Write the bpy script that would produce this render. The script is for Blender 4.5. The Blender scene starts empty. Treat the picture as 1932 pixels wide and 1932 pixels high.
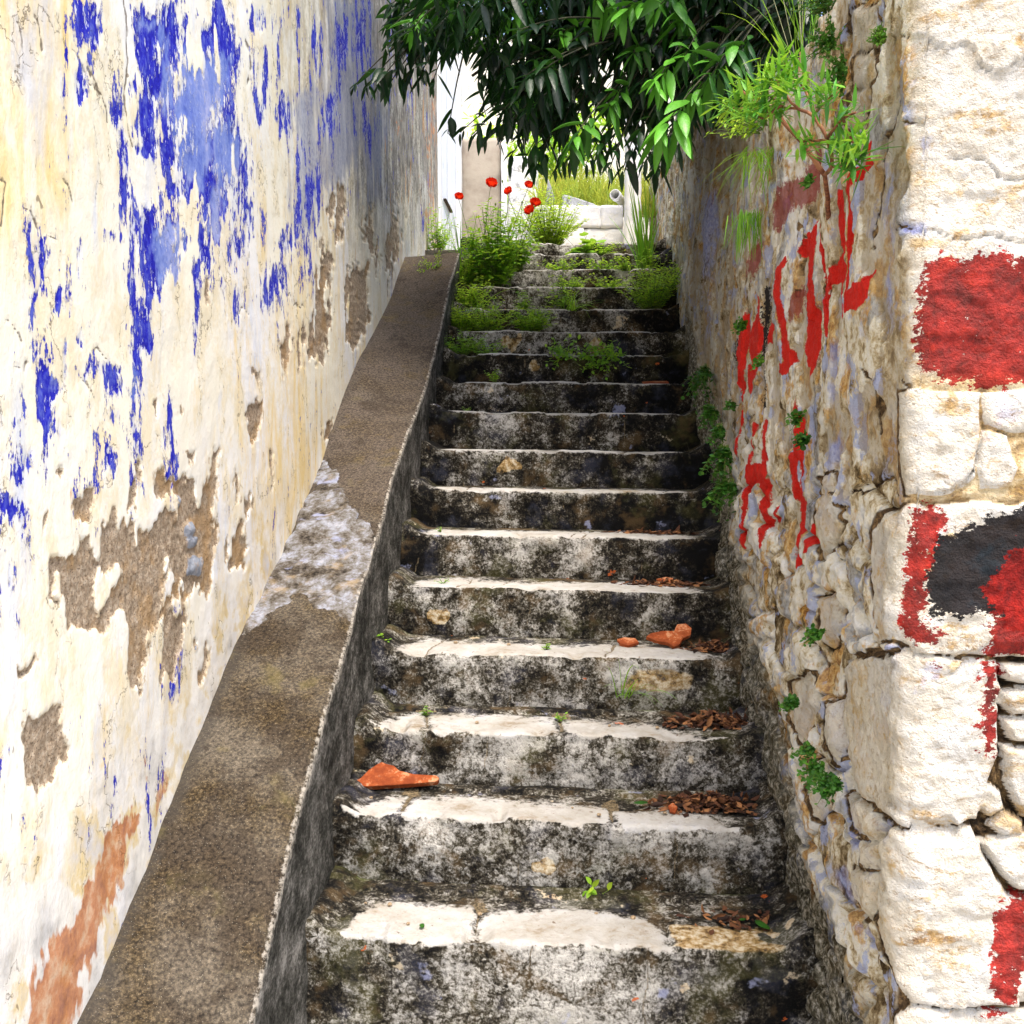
import bpy, bmesh, math, random
import numpy as np
from mathutils import Vector, Matrix

random.seed(7)
RNG = np.random.default_rng(7)
SC = bpy.context.scene
COL = SC.collection
R = math.radians

# ------------------------------------------------------------------ camera model
EYE = np.array([0.0, 0.0, 1.5])
YAW, PITCH = math.atan(119 / 1932), math.atan(106 / 1932)
FW = np.array([-math.sin(YAW) * math.cos(PITCH), math.cos(YAW) * math.cos(PITCH), -math.sin(PITCH)])
RT = np.array([math.cos(YAW), math.sin(YAW), 0.0])
UP = np.cross(RT, FW)


def proj(P):
    """World points -> measuring coordinates on the photograph (1932 square)."""
    d = np.asarray(P, float) - EYE
    w = np.maximum(d @ FW, 0.05)
    return 966 + 1932 * (d @ RT) / w, 966 - 1932 * (d @ UP) / w


def ray(px, py):
    return FW + RT * (px - 966) / 1932 - UP * (py - 966) / 1932


def on_plane(px, py, axis, val):
    r = ray(px, py)
    return EYE + r * ((val - EYE[axis]) / r[axis])


def at_depth(px, py, y):
    return on_plane(px, py, 1, y)


# ------------------------------------------------------------------ numpy noise
def _h(ix, iy, iz, seed):
    n = (ix * 374761393 + iy * 668265263 + iz * 2147483647 + seed * 974634777) & 0xFFFFFFFF
    n = ((n ^ (n >> 13)) * 1274126177) & 0xFFFFFFFF
    n = ((n ^ (n >> 16)) * 2246822519) & 0xFFFFFFFF
    return ((n ^ (n >> 15)) & 0xFFFFFF) / float(0xFFFFFF)


def vnoise(p, seed=0):
    p = np.asarray(p, float)
    i = np.floor(p).astype(np.int64)
    f = p - i
    f = f * f * f * (f * (f * 6 - 15) + 10)
    r = 0
    for dx in (0, 1):
        wx = f[..., 0] if dx else 1 - f[..., 0]
        for dy in (0, 1):
            wy = f[..., 1] if dy else 1 - f[..., 1]
            for dz in (0, 1):
                wz = f[..., 2] if dz else 1 - f[..., 2]
                r = r + wx * wy * wz * _h(i[..., 0] + dx, i[..., 1] + dy, i[..., 2] + dz, seed)
    return r


def fbm(p, octaves=4, seed=0, gain=.5):
    """about -0.5 .. 0.5"""
    p = np.asarray(p, float)
    a, t, s = 1.0, 0.0, 0.0
    for k in range(octaves):
        s = s + a * (vnoise(p * 2 ** k + 17.3 * k, seed + k) - .5)
        t += a
        a *= gain
    return s / t * 1.3


def cells(u, v, seed=0, jitter=.85):
    """2D Voronoi: F1, F2-F1 and the id of the nearest cell."""
    iu, iv = np.floor(u).astype(np.int64), np.floor(v).astype(np.int64)
    f1 = np.full(u.shape, 9.0)
    f2 = np.full(u.shape, 9.0)
    cid = np.zeros(u.shape)
    for du in (-1, 0, 1):
        for dv in (-1, 0, 1):
            cu, cv = iu + du, iv + dv
            z = np.zeros_like(cu)
            pu = cu + .5 + jitter * (_h(cu, cv, z, seed) - .5)
            pv = cv + .5 + jitter * (_h(cu, cv, z, seed + 5) - .5)
            d = np.hypot(u - pu, v - pv)
            closer = d < f1
            f2 = np.where(closer, f1, np.minimum(f2, d))
            cid = np.where(closer, _h(cu, cv, z, seed + 9), cid)
            f1 = np.where(closer, d, f1)
    return f1, f2 - f1, cid


def sstep(a, b, x):
    t = np.clip((x - a) / (b - a), 0, 1)
    return t * t * (3 - 2 * t)


def poly_sdf(px, py, polys, reach=45.0):
    """Signed distance to a union of polygons, positive inside, clipped at -reach."""
    shp = px.shape
    px, py = px.ravel(), py.ravel()
    out = np.full(px.shape, -reach)
    for poly in polys:
        q = np.array(poly, float)
        x0, y0 = q.min(0) - reach
        x1, y1 = q.max(0) + reach
        k = np.where((px > x0) & (px < x1) & (py > y0) & (py < y1))[0]
        if not len(k):
            continue
        x, y = px[k], py[k]
        d2 = np.full(len(k), 1e9)
        ins = np.zeros(len(k), bool)
        for (ax, ay), (bx, by) in zip(q, np.roll(q, -1, 0)):
            ex, ey = bx - ax, by - ay
            t = np.clip(((x - ax) * ex + (y - ay) * ey) / (ex * ex + ey * ey + 1e-9), 0, 1)
            d2 = np.minimum(d2, (x - ax - t * ex) ** 2 + (y - ay - t * ey) ** 2)
            if ay != by:
                ins ^= ((ay > y) != (by > y)) & (x < ex * (y - ay) / ey + ax)
        s = np.where(ins, 1, -1) * np.sqrt(d2)
        out[k] = np.maximum(out[k], s)
    return out.reshape(shp)


def line_dist(px, py, lines, reach=30.0):
    shp = px.shape
    px, py = px.ravel(), py.ravel()
    out = np.full(px.shape, reach)
    for ln in lines:
        for (ax, ay), (bx, by) in zip(ln, ln[1:]):
            k = np.where((px > min(ax, bx) - reach) & (px < max(ax, bx) + reach) &
                         (py > min(ay, by) - reach) & (py < max(ay, by) + reach))[0]
            if not len(k):
                continue
            x, y = px[k], py[k]
            ex, ey = bx - ax, by - ay
            t = np.clip(((x - ax) * ex + (y - ay) * ey) / (ex * ex + ey * ey + 1e-9), 0, 1)
            out[k] = np.minimum(out[k], np.hypot(x - ax - t * ex, y - ay - t * ey))
    return out.reshape(shp)


# ------------------------------------------------------------------ mesh helpers
def mesh_obj(name, V, F, mat, parent=None, attrs=None, smooth=True, loc=(0, 0, 0)):
    """F: (n,3) / (n,4) index array, or a list of such arrays."""
    V = np.asarray(V, float).reshape(-1, 3) - np.array(loc, float)
    Fs = [np.asarray(f, np.int32) for f in (F if isinstance(F, list) else [F]) if len(f)]
    me = bpy.data.meshes.new(name)
    me.vertices.add(len(V))
    me.vertices.foreach_set('co', V.astype(np.float32).ravel())
    idx = np.concatenate([f.ravel() for f in Fs])
    tot = np.concatenate([np.full(len(f), f.shape[1], np.int32) for f in Fs])
    me.loops.add(len(idx))
    me.loops.foreach_set('vertex_index', idx)
    me.polygons.add(len(tot))
    me.polygons.foreach_set('loop_start', (np.cumsum(tot) - tot).astype(np.int32))
    me.polygons.foreach_set('loop_total', tot)
    me.polygons.foreach_set('use_smooth', np.full(len(tot), smooth, bool))
    for k, a in (attrs or {}).items():
        at = me.attributes.new(k, 'FLOAT', 'POINT')
        at.data.foreach_set('value', np.asarray(a, np.float32).ravel())
    me.update(calc_edges=True)
    me.validate()
    if mat:
        me.materials.append(mat)
    o = bpy.data.objects.new(name, me)
    COL.objects.link(o)
    o.location = loc
    if parent:
        o.parent = parent
        o.location = Vector(loc) - Vector(parent.location)
    return o


def quads(nu, nv, flip=False):
    i = np.arange(nu - 1)[:, None] * nv + np.arange(nv - 1)[None]
    q = np.stack([i, i + nv, i + nv + 1, i + 1], -1).reshape(-1, 4)
    return q[:, ::-1] if flip else q


class Bag:
    """Collects vertices and faces of one mesh."""

    def __init__(s):
        s.V, s.F, s.A, s.n = [], [], {}, 0

    def add(s, V, F, **attrs):
        V = np.asarray(V, float).reshape(-1, 3)
        if not len(V):
            return s
        s.V.append(V)
        s.F += [np.asarray(f) + s.n for f in (F if isinstance(F, list) else [F])]
        for k, a in attrs.items():
            s.A.setdefault(k, []).append(np.broadcast_to(np.asarray(a, float), (len(V),)))
        s.n += len(V)
        return s

    def build(s, name, mat, parent=None, loc=(0, 0, 0), smooth=True):
        by = {}
        for f in s.F:
            by.setdefault(f.shape[1], []).append(f)
        A = {k: np.concatenate(a) for k, a in s.A.items()}
        return mesh_obj(name, np.concatenate(s.V), [np.concatenate(f) for f in by.values()], mat, parent, A, smooth, loc)


def tube(pts, rad, n=7):
    pts = np.asarray(pts, float)
    rad = np.broadcast_to(np.asarray(rad, float), (len(pts),))
    t = np.gradient(pts, axis=0)
    t /= np.linalg.norm(t, axis=1)[:, None] + 1e-9
    ref = np.array([0.31, 0.83, 0.46])
    a = np.cross(t, ref)
    a /= np.linalg.norm(a, axis=1)[:, None] + 1e-9
    b = np.cross(t, a)
    th = np.arange(n) / n * 2 * np.pi
    V = pts[:, None] + rad[:, None, None] * (a[:, None] * np.cos(th)[None, :, None] + b[:, None] * np.sin(th)[None, :, None])
    i = np.arange(len(pts) - 1)[:, None] * n
    j = np.arange(n)[None]
    F = np.stack([i + j, i + (j + 1) % n, i + n + (j + 1) % n, i + n + j], -1).reshape(-1, 4)
    caps = [np.arange(n)[None, ::-1].copy(), (np.arange(n) + (len(pts) - 1) * n)[None]]
    return V.reshape(-1, 3), [F] + caps


def unit(v):
    v = np.asarray(v, float)
    return v / (np.linalg.norm(v, axis=-1, keepdims=True) + 1e-9)


def blades(P, D, L, W, droop, rows=6, fold=.35, taper='leaf', twist=None):
    """Curved, folded leaf blades. P, D (n,3); L, W, droop (n,)."""
    P, D = np.atleast_2d(np.asarray(P, float)), unit(np.atleast_2d(D))
    n = len(P)
    L, W, droop = [np.broadcast_to(np.asarray(x, float), (n,)) for x in (L, W, droop)]
    t = np.linspace(0, 1, rows)
    g = np.array([0, 0, -1.0])
    dirs = unit(D[:, None] + g * (droop[:, None] * t[None])[..., None])
    seg = (dirs[:, 1:] + dirs[:, :-1]) * .5 * (L / (rows - 1))[:, None, None]
    C = np.concatenate([P[:, None], P[:, None] + np.cumsum(seg, 1)], 1)
    side = np.cross(D, g + .15 * RNG.normal(size=(n, 3)))
    bad = np.linalg.norm(side, axis=1) < .15
    side[bad] = RNG.normal(size=(bad.sum(), 3))
    side = unit(side)
    if twist is not None:
        nn = np.cross(side, D)
        tw = np.broadcast_to(np.asarray(twist, float), (n,))
        side = unit(side * np.cos(tw)[:, None] + nn * np.sin(tw)[:, None])
    if taper == 'leaf':
        w = np.sin(np.pi * np.clip(t, 0, 1) ** .8) ** .85
    elif taper == 'round':
        w = np.sin(np.pi * np.clip(t * .93 + .05, 0, 1)) ** .55
    elif taper == 'petal':
        w = np.sqrt(np.clip(np.sin(np.pi * (t * .72 + .06)), 0, 1))
    else:
        w = np.clip(1.05 - t, 0, 1) ** .6 * np.clip(.5 + 3 * t, 0, 1)
    w = np.maximum(w, .03)
    nor = np.cross(side[:, None], dirs)
    s = np.array([-1, 0, 1.0])
    V = (C[:, :, None] + side[:, None, None] * (s[None, None] * w[None, :, None] * W[:, None, None] * .5)[..., None]
         + nor[:, :, None] * (np.abs(s)[None, None] * w[None, :, None] * W[:, None, None] * .5 * fold)[..., None])
    i = np.arange(rows - 1)[:, None] * 3 + np.arange(2)[None]
    q = np.stack([i, i + 1, i + 4, i + 3], -1).reshape(-1, 4)
    F = (q[None] + (np.arange(n) * rows * 3)[:, None, None]).reshape(-1, 4)
    return V.reshape(-1, 3), F


def rep(a, rows=6):
    return np.repeat(np.asarray(a, float), rows * 3)


def tag(o, label=None, cat=None, group=None, kind=None):
    if label:
        o['label'] = label
    if cat:
        o['category'] = cat
    if group:
        o['group'] = group
    if kind:
        o['kind'] = kind
    return o


def thing(name, loc, label, cat, group=None):
    o = bpy.data.objects.new(name, None)
    o.empty_display_size = .1
    COL.objects.link(o)
    o.location = loc
    return tag(o, label, cat, group)


# ------------------------------------------------------------------ node helper
class Mat:
    def __init__(s, name, rough=.85, spec=.25):
        s.m = bpy.data.materials.new(name)
        s.m.use_nodes = True
        s.t = s.m.node_tree
        s.b = s.t.nodes['Principled BSDF']
        s.b.inputs['Roughness'].default_value = rough
        s.b.inputs['Specular IOR Level'].default_value = spec
        s.pos = s.n('ShaderNodeTexCoord').outputs['Object']

    def n(s, typ, ins=None, **kw):
        nd = s.t.nodes.new(typ)
        for k, v in kw.items():
            setattr(nd, k, v)
        for k, v in (ins or {}).items():
            s.put(nd.inputs[k], v)
        return nd

    def put(s, sock, v):
        if isinstance(v, bpy.types.NodeSocket):
            s.t.links.new(v, sock)
        elif isinstance(v, (tuple, list)) and len(v) == 3 and sock.type == 'RGBA':
            sock.default_value = (*v, 1)
        else:
            sock.default_value = v

    def sc(s, k, vec=None):
        return s.n('ShaderNodeVectorMath', {0: vec or s.pos, 1: k}, operation='MULTIPLY').outputs[0]

    def noise(s, scale, detail=4, rough=.6, vec=None, dist=0, color=False):
        nd = s.n('ShaderNodeTexNoise', {'Vector': vec or s.pos, 'Scale': scale, 'Detail': detail, 'Roughness': rough, 'Distortion': dist})
        return nd.outputs['Color' if color else 'Fac']

    def voro(s, scale, feature='F1', out='Distance', vec=None, rnd=1):
        return s.n('ShaderNodeTexVoronoi', {'Vector': vec or s.pos, 'Scale': scale, 'Randomness': rnd}, feature=feature).outputs[out]

    def math(s, op, a, b=0.0, c=None, clamp=False):
        ins = {0: a, 1: b}
        if c is not None:
            ins[2] = c
        return s.n('ShaderNodeMath', ins, operation=op, use_clamp=clamp).outputs[0]

    def add(s, *a):
        r = a[0]
        for x in a[1:]:
            r = s.math('ADD', r, x)
        return r

    def mul(s, a, b):
        return s.math('MULTIPLY', a, b)

    def cen(s, fac, k):
        """(fac - 0.5) * k"""
        return s.math('MULTIPLY_ADD', fac, k, -.5 * k)

    def ss(s, x, a, b, lo=0., hi=1.):
        return s.n('ShaderNodeMapRange', {'Value': x, 'From Min': a, 'From Max': b, 'To Min': lo, 'To Max': hi}, interpolation_type='SMOOTHSTEP').outputs[0]

    def mix(s, f, a, b, mode='MIX'):
        nd = s.n('ShaderNodeMix', data_type='RGBA', blend_type=mode)
        s.put(nd.inputs[0], f)
        s.put(nd.inputs[6], a)
        s.put(nd.inputs[7], b)
        return nd.outputs[2]

    def ramp(s, f, stops, interp='LINEAR'):
        nd = s.n('ShaderNodeValToRGB', {'Fac': f})
        cr = nd.color_ramp
        cr.interpolation = interp
        while len(cr.elements) < len(stops):
            cr.elements.new(.5)
        for e, (p, c) in zip(cr.elements, stops):
            e.position = p
            e.color = (*c, 1)
        return nd.outputs[0]

    def attr(s, name):
        return s.n('ShaderNodeAttribute', attribute_name=name).outputs['Fac']

    def bump(s, h, dist=.01, strength=1.0, prev=None):
        ins = {'Height': h, 'Distance': dist, 'Strength': strength}
        if prev:
            ins['Normal'] = prev
        return s.n('ShaderNodeBump', ins).outputs[0]

    def done(s, col, normal=None, rough=None):
        s.put(s.b.inputs['Base Color'], col)
        if normal:
            s.put(s.b.inputs['Normal'], normal)
        if rough is not None:
            s.put(s.b.inputs['Roughness'], rough)
        return s.m

    def translucent(s, col, amount, normal=None):
        """Adds light passing through thin leaves and petals."""
        tr = s.n('ShaderNodeBsdfTranslucent', {'Color': col})
        mx = s.n('ShaderNodeMixShader', {0: amount})
        out = s.t.nodes['Material Output']
        s.t.links.new(s.b.outputs[0], mx.inputs[1])
        s.t.links.new(tr.outputs[0], mx.inputs[2])
        s.t.links.new(mx.outputs[0], out.inputs['Surface'])


def xy(text):
    """'x,y x,y ...' -> list of points"""
    return [tuple(float(c) for c in p.split(',')) for p in text.split()]


def polys(*texts):
    return [xy(t) for t in texts]
def leaf_mat(name, dark, mid, bright, rough=.42, spec=.4, trans=.3, tcol=None, vein=True):
    m = Mat(name, rough, spec)
    t = m.attr('tint')
    c = m.ramp(m.add(t, m.cen(m.noise(25, 3, .6), .22)), [(.05, dark), (.5, mid), (.95, bright)])
    n = m.bump(m.noise(60, 3, .6), .004, .6)
    m.done(c, n)
    if trans:
        m.translucent(m.mix(.6, c, tcol or bright), trans)
    return m.m


GRASS = leaf_mat('wild_grass', (.09, .20, .015), (.30, .42, .035), (.62, .56, .08), .55, .3, .4)
TREE_LEAF = leaf_mat('glossy_tree_leaf', (.004, .016, .008), (.018, .075, .012), (.14, .44, .035), .36, .4, .16)
WEED = leaf_mat('soft_weed_leaf', (.045, .17, .018), (.17, .44, .03), (.50, .66, .05), .55, .3, .42)
IVY = leaf_mat('small_wall_leaf', (.015, .065, .010), (.045, .17, .018), (.16, .36, .03), .45, .35, .25)
SHRUB = leaf_mat('narrow_shrub_leaf', (.015, .10, .02), (.08, .34, .03), (.36, .58, .04), .45, .35, .3)


def stem_mat(name, a, b):
    m = Mat(name, .7, .3)
    n = m.noise(40, 4, .65)
    return m.done(m.mix(m.ss(n, .38, .62), a, b), m.bump(n, .003, .6))


STEM = stem_mat('green_stem', (.07, .14, .02), (.16, .22, .04))
REDSTEM = stem_mat('reddish_bark', (.13, .045, .022), (.30, .13, .06))
BARK = stem_mat('grey_brown_bark', (.035, .026, .018), (.10, .08, .055))
TWIG = stem_mat('dark_twig', (.02, .022, .012), (.05, .05, .022))
# ------------------------------------------------------------------ left wall
XL = -1.07      # plane of the left wall
XS = -0.73      # inner face of the sloping parapet
STEP_PX = [1800, 1560, 1390, 1240, 1112, 1010, 925, 850, 778, 722, 670, 627, 585, 545, 512, 483, 463]
SY = [5877 / (y + 355) for y in STEP_PX]
SZ = [1.5 - (py - 860) / 1932 * d for py, d in zip(STEP_PX, SY)]
SY.append(SY[-1] + .3)
TILT = .014


def stair_z(y):
    """Height of the line through the step noses."""
    return np.interp(y, [0, 1.9, SY[0]] + SY[1:17] + [12], [-.01, -.01, SZ[0]] + SZ[1:] + [SZ[-1]])


BLUE = polys(
    '262,18 272,8 285,15 300,28 312,5 318,0 336,0 344,60 340,120 336,140 344,180 338,220 345,260 350,330 352,365 338,372 325,350 318,310 300,285 285,290 268,290 258,265 270,225 280,180 277,110 264,95',
    '352,22 372,35 395,60 405,20 403,0 418,0 425,30 440,60 445,110 432,150 420,190 405,225 410,250 430,195 440,235 455,290 465,350 478,400 473,450 462,400 440,360 425,335 415,310 425,360 430,400 420,450 405,450 392,400 388,360 365,375 350,355 340,260 346,170 360,120 350,60',
    '265,440 272,390 290,385 298,420 305,460 320,415 340,415 355,440 345,480 342,520 325,505 310,530 300,555 285,570 280,600 295,640 290,668 265,655 268,600 278,560 272,500',
    '375,440 385,430 395,480 403,505 385,510 370,490', '425,535 440,555 437,595 428,570',
    '150,15 158,30 165,50 180,20 190,50 200,60 195,85 182,90 170,65 160,60 155,88 148,60',
    '144,115 155,112 168,140 173,160 170,185 155,190 145,175', '218,205 228,190 238,215 232,230 222,225',
    '478,15 490,12 495,40 485,48', '498,95 510,110 505,160 492,215 485,200 495,150',
    '75,460 88,455 90,490 92,520 80,520 72,495', '105,600 120,560 128,550 122,590 112,600',
    '130,590 150,540 160,465 166,480 155,530 140,565', '66,532 85,528 92,545 78,540 70,545',
    '77,790 78,710 85,672 97,690 98,715 110,718 122,730 125,700 123,660 133,644 142,660 140,700 130,740 118,765 100,790',
    '165,680 172,680 180,700 172,707 165,695', '190,690 212,670 232,690 225,705 238,715 255,735 252,752 240,720 222,740 210,742 195,710',
    '268,640 297,640 293,660 285,668 273,662', '45,868 68,840 70,850 62,880 50,885', '35,870 42,910 36,905',
    '-20,930 30,922 40,965 28,985 12,970 5,960 -20,965', '-20,990 10,1000 8,1030 -20,1030', '3,1065 22,1045 35,1095 20,1105 5,1090',
    '205,850 213,845 213,900 205,908', '565,340 580,330 570,420 560,460 545,470 535,500 530,470 555,430',
    '490,560 505,530 520,500 530,490 535,555 515,540 495,575', '570,390 590,330 592,380 580,400 560,440',
    '440,530 452,560 445,585', '430,500 442,560 438,580', '405,0 420,0 412,45 404,60', '255,150 268,160 265,175 255,170',
    '150,620 165,610 160,640 150,635', '224,770 230,772 229,790 224,788', '27,1165 32,1160 30,1180', '205,440 215,443 212,460',
    '235,365 243,372 240,388', '530,190 540,200 536,250 530,245', '556,270 566,280 560,330 553,320', '440,450 452,440 455,480 445,490',
    '608,180 625,160 632,200 618,260 610,250', '640,60 652,50 650,120 641,130', '672,40 690,30 695,90 684,130 676,100')
BLUE_HOLES = polys('300,185 308,190 310,270 302,282 296,230', '352,225 362,220 365,260 358,280 348,270', '335,410 345,395 345,440 335,470',
                   '430,310 445,325 470,430 462,440 440,370', '265,240 275,238 275,265 264,270', '292,93 305,88 304,120 297,130', '402,105 412,110 405,135', '85,745 92,738 92,770 86,775')
PALE = polys('265,40 300,42 312,80 318,130 310,190 330,230 335,160 320,90 320,40', '350,100 372,60 380,100 400,130 430,110 420,190 400,240 405,300 385,350 350,330 340,250 345,170',
             '300,430 345,420 345,515 310,530', '405,330 420,360 415,445 400,440', '395,250 430,230 450,290 440,330 400,330', '120,700 140,640 140,700 125,735',
             '240,690 258,700 256,745 245,720')
WASH = polys('628,0 700,0 705,110 690,200 670,300 640,340 610,330 600,240 620,140', '560,200 590,170 600,300 580,420 560,430', '690,300 720,200 725,260 700,380')
TAN = polys(
    '97,1090 98,1050 112,1038 128,1040 135,1060 155,1045 167,1013 185,1035 190,1020 188,965 197,955 208,995 213,965 220,955 232,985 250,978 262,1000 280,1000 295,975 310,965 330,975 345,985 340,960 320,940 305,930 303,890 310,865 318,905 328,890 345,900 370,910 390,935 398,900 410,835 418,850 415,930 412,985 415,1020 405,1090 395,1130 380,1110 350,1130 360,1180 350,1230 330,1290 312,1280 310,1200 308,1170 295,1170 285,1200 280,1240 270,1300 250,1290 248,1220 250,1190 235,1160 215,1165 205,1185 180,1175 165,1165 140,1182 115,1175 110,1145 100,1130',
    '425,1040 440,1010 450,970 460,1000 468,1030 460,1060 445,1072 428,1060', '463,945 478,945 475,970 465,985',
    '143,935 160,930 172,915 182,920 185,955 172,975 160,985 148,970', '110,900 125,888 133,905 120,915', '245,925 255,900 260,930 252,965 243,955',
    '253,868 270,870 272,885 265,902', '297,760 307,755 310,780 303,800', '340,765 348,760 352,780 345,802',
    '452,770 475,765 487,750 490,790 485,815 475,845 468,825 460,790', '435,890 448,895 450,930 443,938',
    '55,1352 62,1345 75,1355 80,1362 97,1345 125,1340 128,1380 142,1412 135,1430 125,1445 110,1450 95,1465 80,1500 62,1470 55,1420',
    '45,1245 60,1250 75,1240 75,1265 60,1275 47,1265', '475,695 483,700 482,730', '388,540 396,545 394,590 386,580',
    '580,690 572,640 588,570 598,500 604,430 612,470 625,490 620,560 626,620 612,690 600,670', '650,645 648,560 663,500 690,510 692,560 700,600 680,650',
    '680,440 690,360 702,380 706,460 695,480', '718,500 733,420 745,330 752,360 757,460 737,520', '522,650 538,600 547,640 530,720', '612,800 630,785 632,810 618,830',
    '503,855 515,860 512,920 507,930', '370,1225 385,1215 393,1230 390,1260 378,1290 372,1260', '325,870 332,872 328,885', '360,862 372,858 370,880',
    '90,965 97,960 97,985 90,990', '620,350 640,340 655,380 650,450 625,470 615,400', '700,480 712,440 715,500 706,530', '765,360 772,330 776,430 768,440', '560,640 570,600 572,660 562,700')
TAN_HOLES = polys('190,1085 230,1060 237,1090 215,1110 195,1145 188,1120', '305,1100 322,1050 330,1090 320,1120 305,1160', '117,1080 123,1075 122,1135 113,1140', '325,1130 345,1118 340,1160 330,1155')
ORANGE = polys('55,1880 90,1800 130,1730 200,1620 228,1565 268,1545 250,1600 240,1660 215,1720 165,1840 130,1960 40,1960',
               '295,1500 318,1450 315,1480 300,1520 290,1530', '270,1440 285,1420 290,1450 275,1470', '812,170 824,165 826,270 815,275', '802,240 812,235 815,420 806,430', '748,215 757,212 757,260 748,258')
CRACKS = [xy(t) for t in ('138,95 150,105 160,130 175,160 185,165 200,190', '62,35 75,75 80,100', '0,330 15,352 10,400 5,425', '48,395 60,400 72,430 100,445 115,447',
                          '240,0 245,60 250,120 242,180 250,230 258,270', '20,600 40,620 50,640', '125,335 135,355 145,385', '465,80 475,130 468,160', '35,40 42,60 47,90', '170,130 190,165 205,205 210,230',
                          '37,690 55,700 60,680', '180,670 188,660 200,672 215,678 232,700', '545,560 560,575 572,580', '450,585 470,595', '160,700 170,715 185,750', '0,860 12,865')]
GREYSTONES = [(362, 1000, 17), (366, 1022, 16), (372, 1066, 26), (372, 1140, 18), (366, 1165, 17), (335, 945, 18), (378, 1228, 12)]


def left_wall():
    inv = np.linspace(1 / 1.62, 1 / 8.06, 430)
    ys = 1 / inv
    ys = np.concatenate([np.linspace(.35, 1.6, 12), ys])
    zs = np.concatenate([np.linspace(-.1, 3.0, 470), np.linspace(3.01, 5.7, 170)])
    Y, Z = np.meshgrid(ys, zs, indexing='ij')
    P = np.stack([np.full_like(Y, XL), Y, Z], -1)
    px, py = proj(P)
    near = Y > 1.55
    # ragged edges: shift the lookup by wall-space noise, mostly up and down
    q = P * np.array([1, 1, .55])
    jx = fbm(q * 14, 3, 11) * 16 + fbm(q * 45, 3, 12) * 12
    jy = fbm(q * 11, 3, 21) * 34 + fbm(q * 40, 3, 22) * 34
    ux, uy = px + jx, py + jy
    blue = np.minimum(poly_sdf(ux, uy, BLUE), -poly_sdf(ux, uy, BLUE_HOLES)) / 25
    fld = fbm(P * np.array([1, 1, .35]) * 9, 4, 31)
    around = np.clip(poly_sdf(px, py, BLUE, 120) / 120 + 1, 0, 1)
    far_f = sstep(560, 640, px) * sstep(480, 250, py)
    blue = np.maximum(blue, (fld - .47 + .20 * around + .10 * far_f) * 3)
    holes = fbm(P * np.array([1, 1, .3]) * 15, 4, 33)
    blue = np.where(blue > -.3, blue - 2.2 * sstep(.18, .45, holes), blue)
    pale = poly_sdf(ux, uy, PALE) / 25
    wash = np.clip(poly_sdf(ux, uy, WASH, 60) / 60 + .35, -1, 1) + .4 * fld
    tan = np.minimum(poly_sdf(ux, uy, TAN), -poly_sdf(ux, uy, TAN_HOLES)) / 25
    tan -= .9 * sstep(.16, .34, fbm(P * np.array([1, 1, .4]) * 16, 4, 36)) + .08 * sstep(560, 590, px) * sstep(800, 760, py)
    tan = np.maximum(tan, (fbm(P * np.array([1, 1, .4]) * 13, 4, 35) - .52 + .2 * sstep(590, 720, px) * sstep(150, 420, py)) * 4)
    orange = poly_sdf(px + jx * 2, py + jy * 2, ORANGE) / 25
    crack = line_dist(px + jx * .6, py + jy * .5, CRACKS) / 10
    for a in (blue, pale, wash, tan, orange):
        a[~near] = -1
    gs = np.zeros_like(Y)
    bul = np.zeros_like(Y)
    for gx, gy, gr in GREYSTONES:
        d = np.hypot((px - gx) * 1.25, py - gy) / gr + fbm(P * 30, 2, 44) * .5
        gs = np.maximum(gs, 1 - d)
        bul = np.maximum(bul, np.sqrt(np.clip(1 - d, 0, 1)))
    tm = sstep(-.03, .1, tan)
    h = .030 * fbm(P * np.array([1, 1, .7]) * 1.1, 2, 1) + .0045 * fbm(P * 5, 3, 2) + .0012 * fbm(P * 26, 3, 3)
    h += -.0065 * tm + tm * .006 * fbm(P * 55, 3, 4) - .0012 * sstep(0, .1, blue) - .0016 * (1 - sstep(.1, .35, crack))
    h += .016 * bul * tm
    # lumpy, patched foot of the wall just above the parapet
    foot = sstep(.95, .05, Z - stair_z(Y) - .3) * sstep(4.6, 3.0, Y)
    h += foot * (.012 * fbm(P * np.array([1, 5, 2.5]), 3, 6))
    P[..., 0] += h
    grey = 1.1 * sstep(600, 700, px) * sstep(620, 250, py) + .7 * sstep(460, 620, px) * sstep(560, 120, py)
    A = dict(blue=np.clip(blue, -1, 1), pale=np.clip(pale, -1, 1), wash=np.clip(wash, -1, 1), tan=np.clip(tan, -1, 1), orange=np.clip(orange, -1, 1),
             crack=np.clip(crack, 0, 2), gstone=np.clip(gs * 2, 0, 1), foot=foot, far=sstep(690, 800, px) * (Y > 3), yel=sstep(230, 60, px) * sstep(900, 200, py) + .35 * sstep(470, 560, px) * sstep(660, 610, px), grey=grey)
    A = {k: v.ravel() for k, v in A.items()}
    V = P.reshape(-1, 3)
    n0 = len(V)
    nu, nv = Y.shape
    # thickness: a back sheet joined along top and far end
    back = P[:, -1].copy()
    back[:, 0] = XL - .45
    endb = P[-1].copy()
    endb[:, 0] = XL - .45
    V = np.concatenate([V, back, endb])
    top_i = np.arange(nu) * nv + nv - 1
    F = [quads(nu, nv, True)[:, ::-1]]
    bi = n0 + np.arange(nu)
    F.append(np.stack([top_i[:-1], top_i[1:], bi[1:], bi[:-1]], -1))
    ei = n0 + nu + np.arange(nv)
    li = (nu - 1) * nv + np.arange(nv)
    F.append(np.stack([li[1:], li[:-1], ei[:-1], ei[1:]], -1))
    for k in A:
        A[k] = np.concatenate([A[k], np.full(len(V) - n0, 0 if k in ('gstone', 'foot', 'far', 'yel', 'grey') else -1.)])
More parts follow.
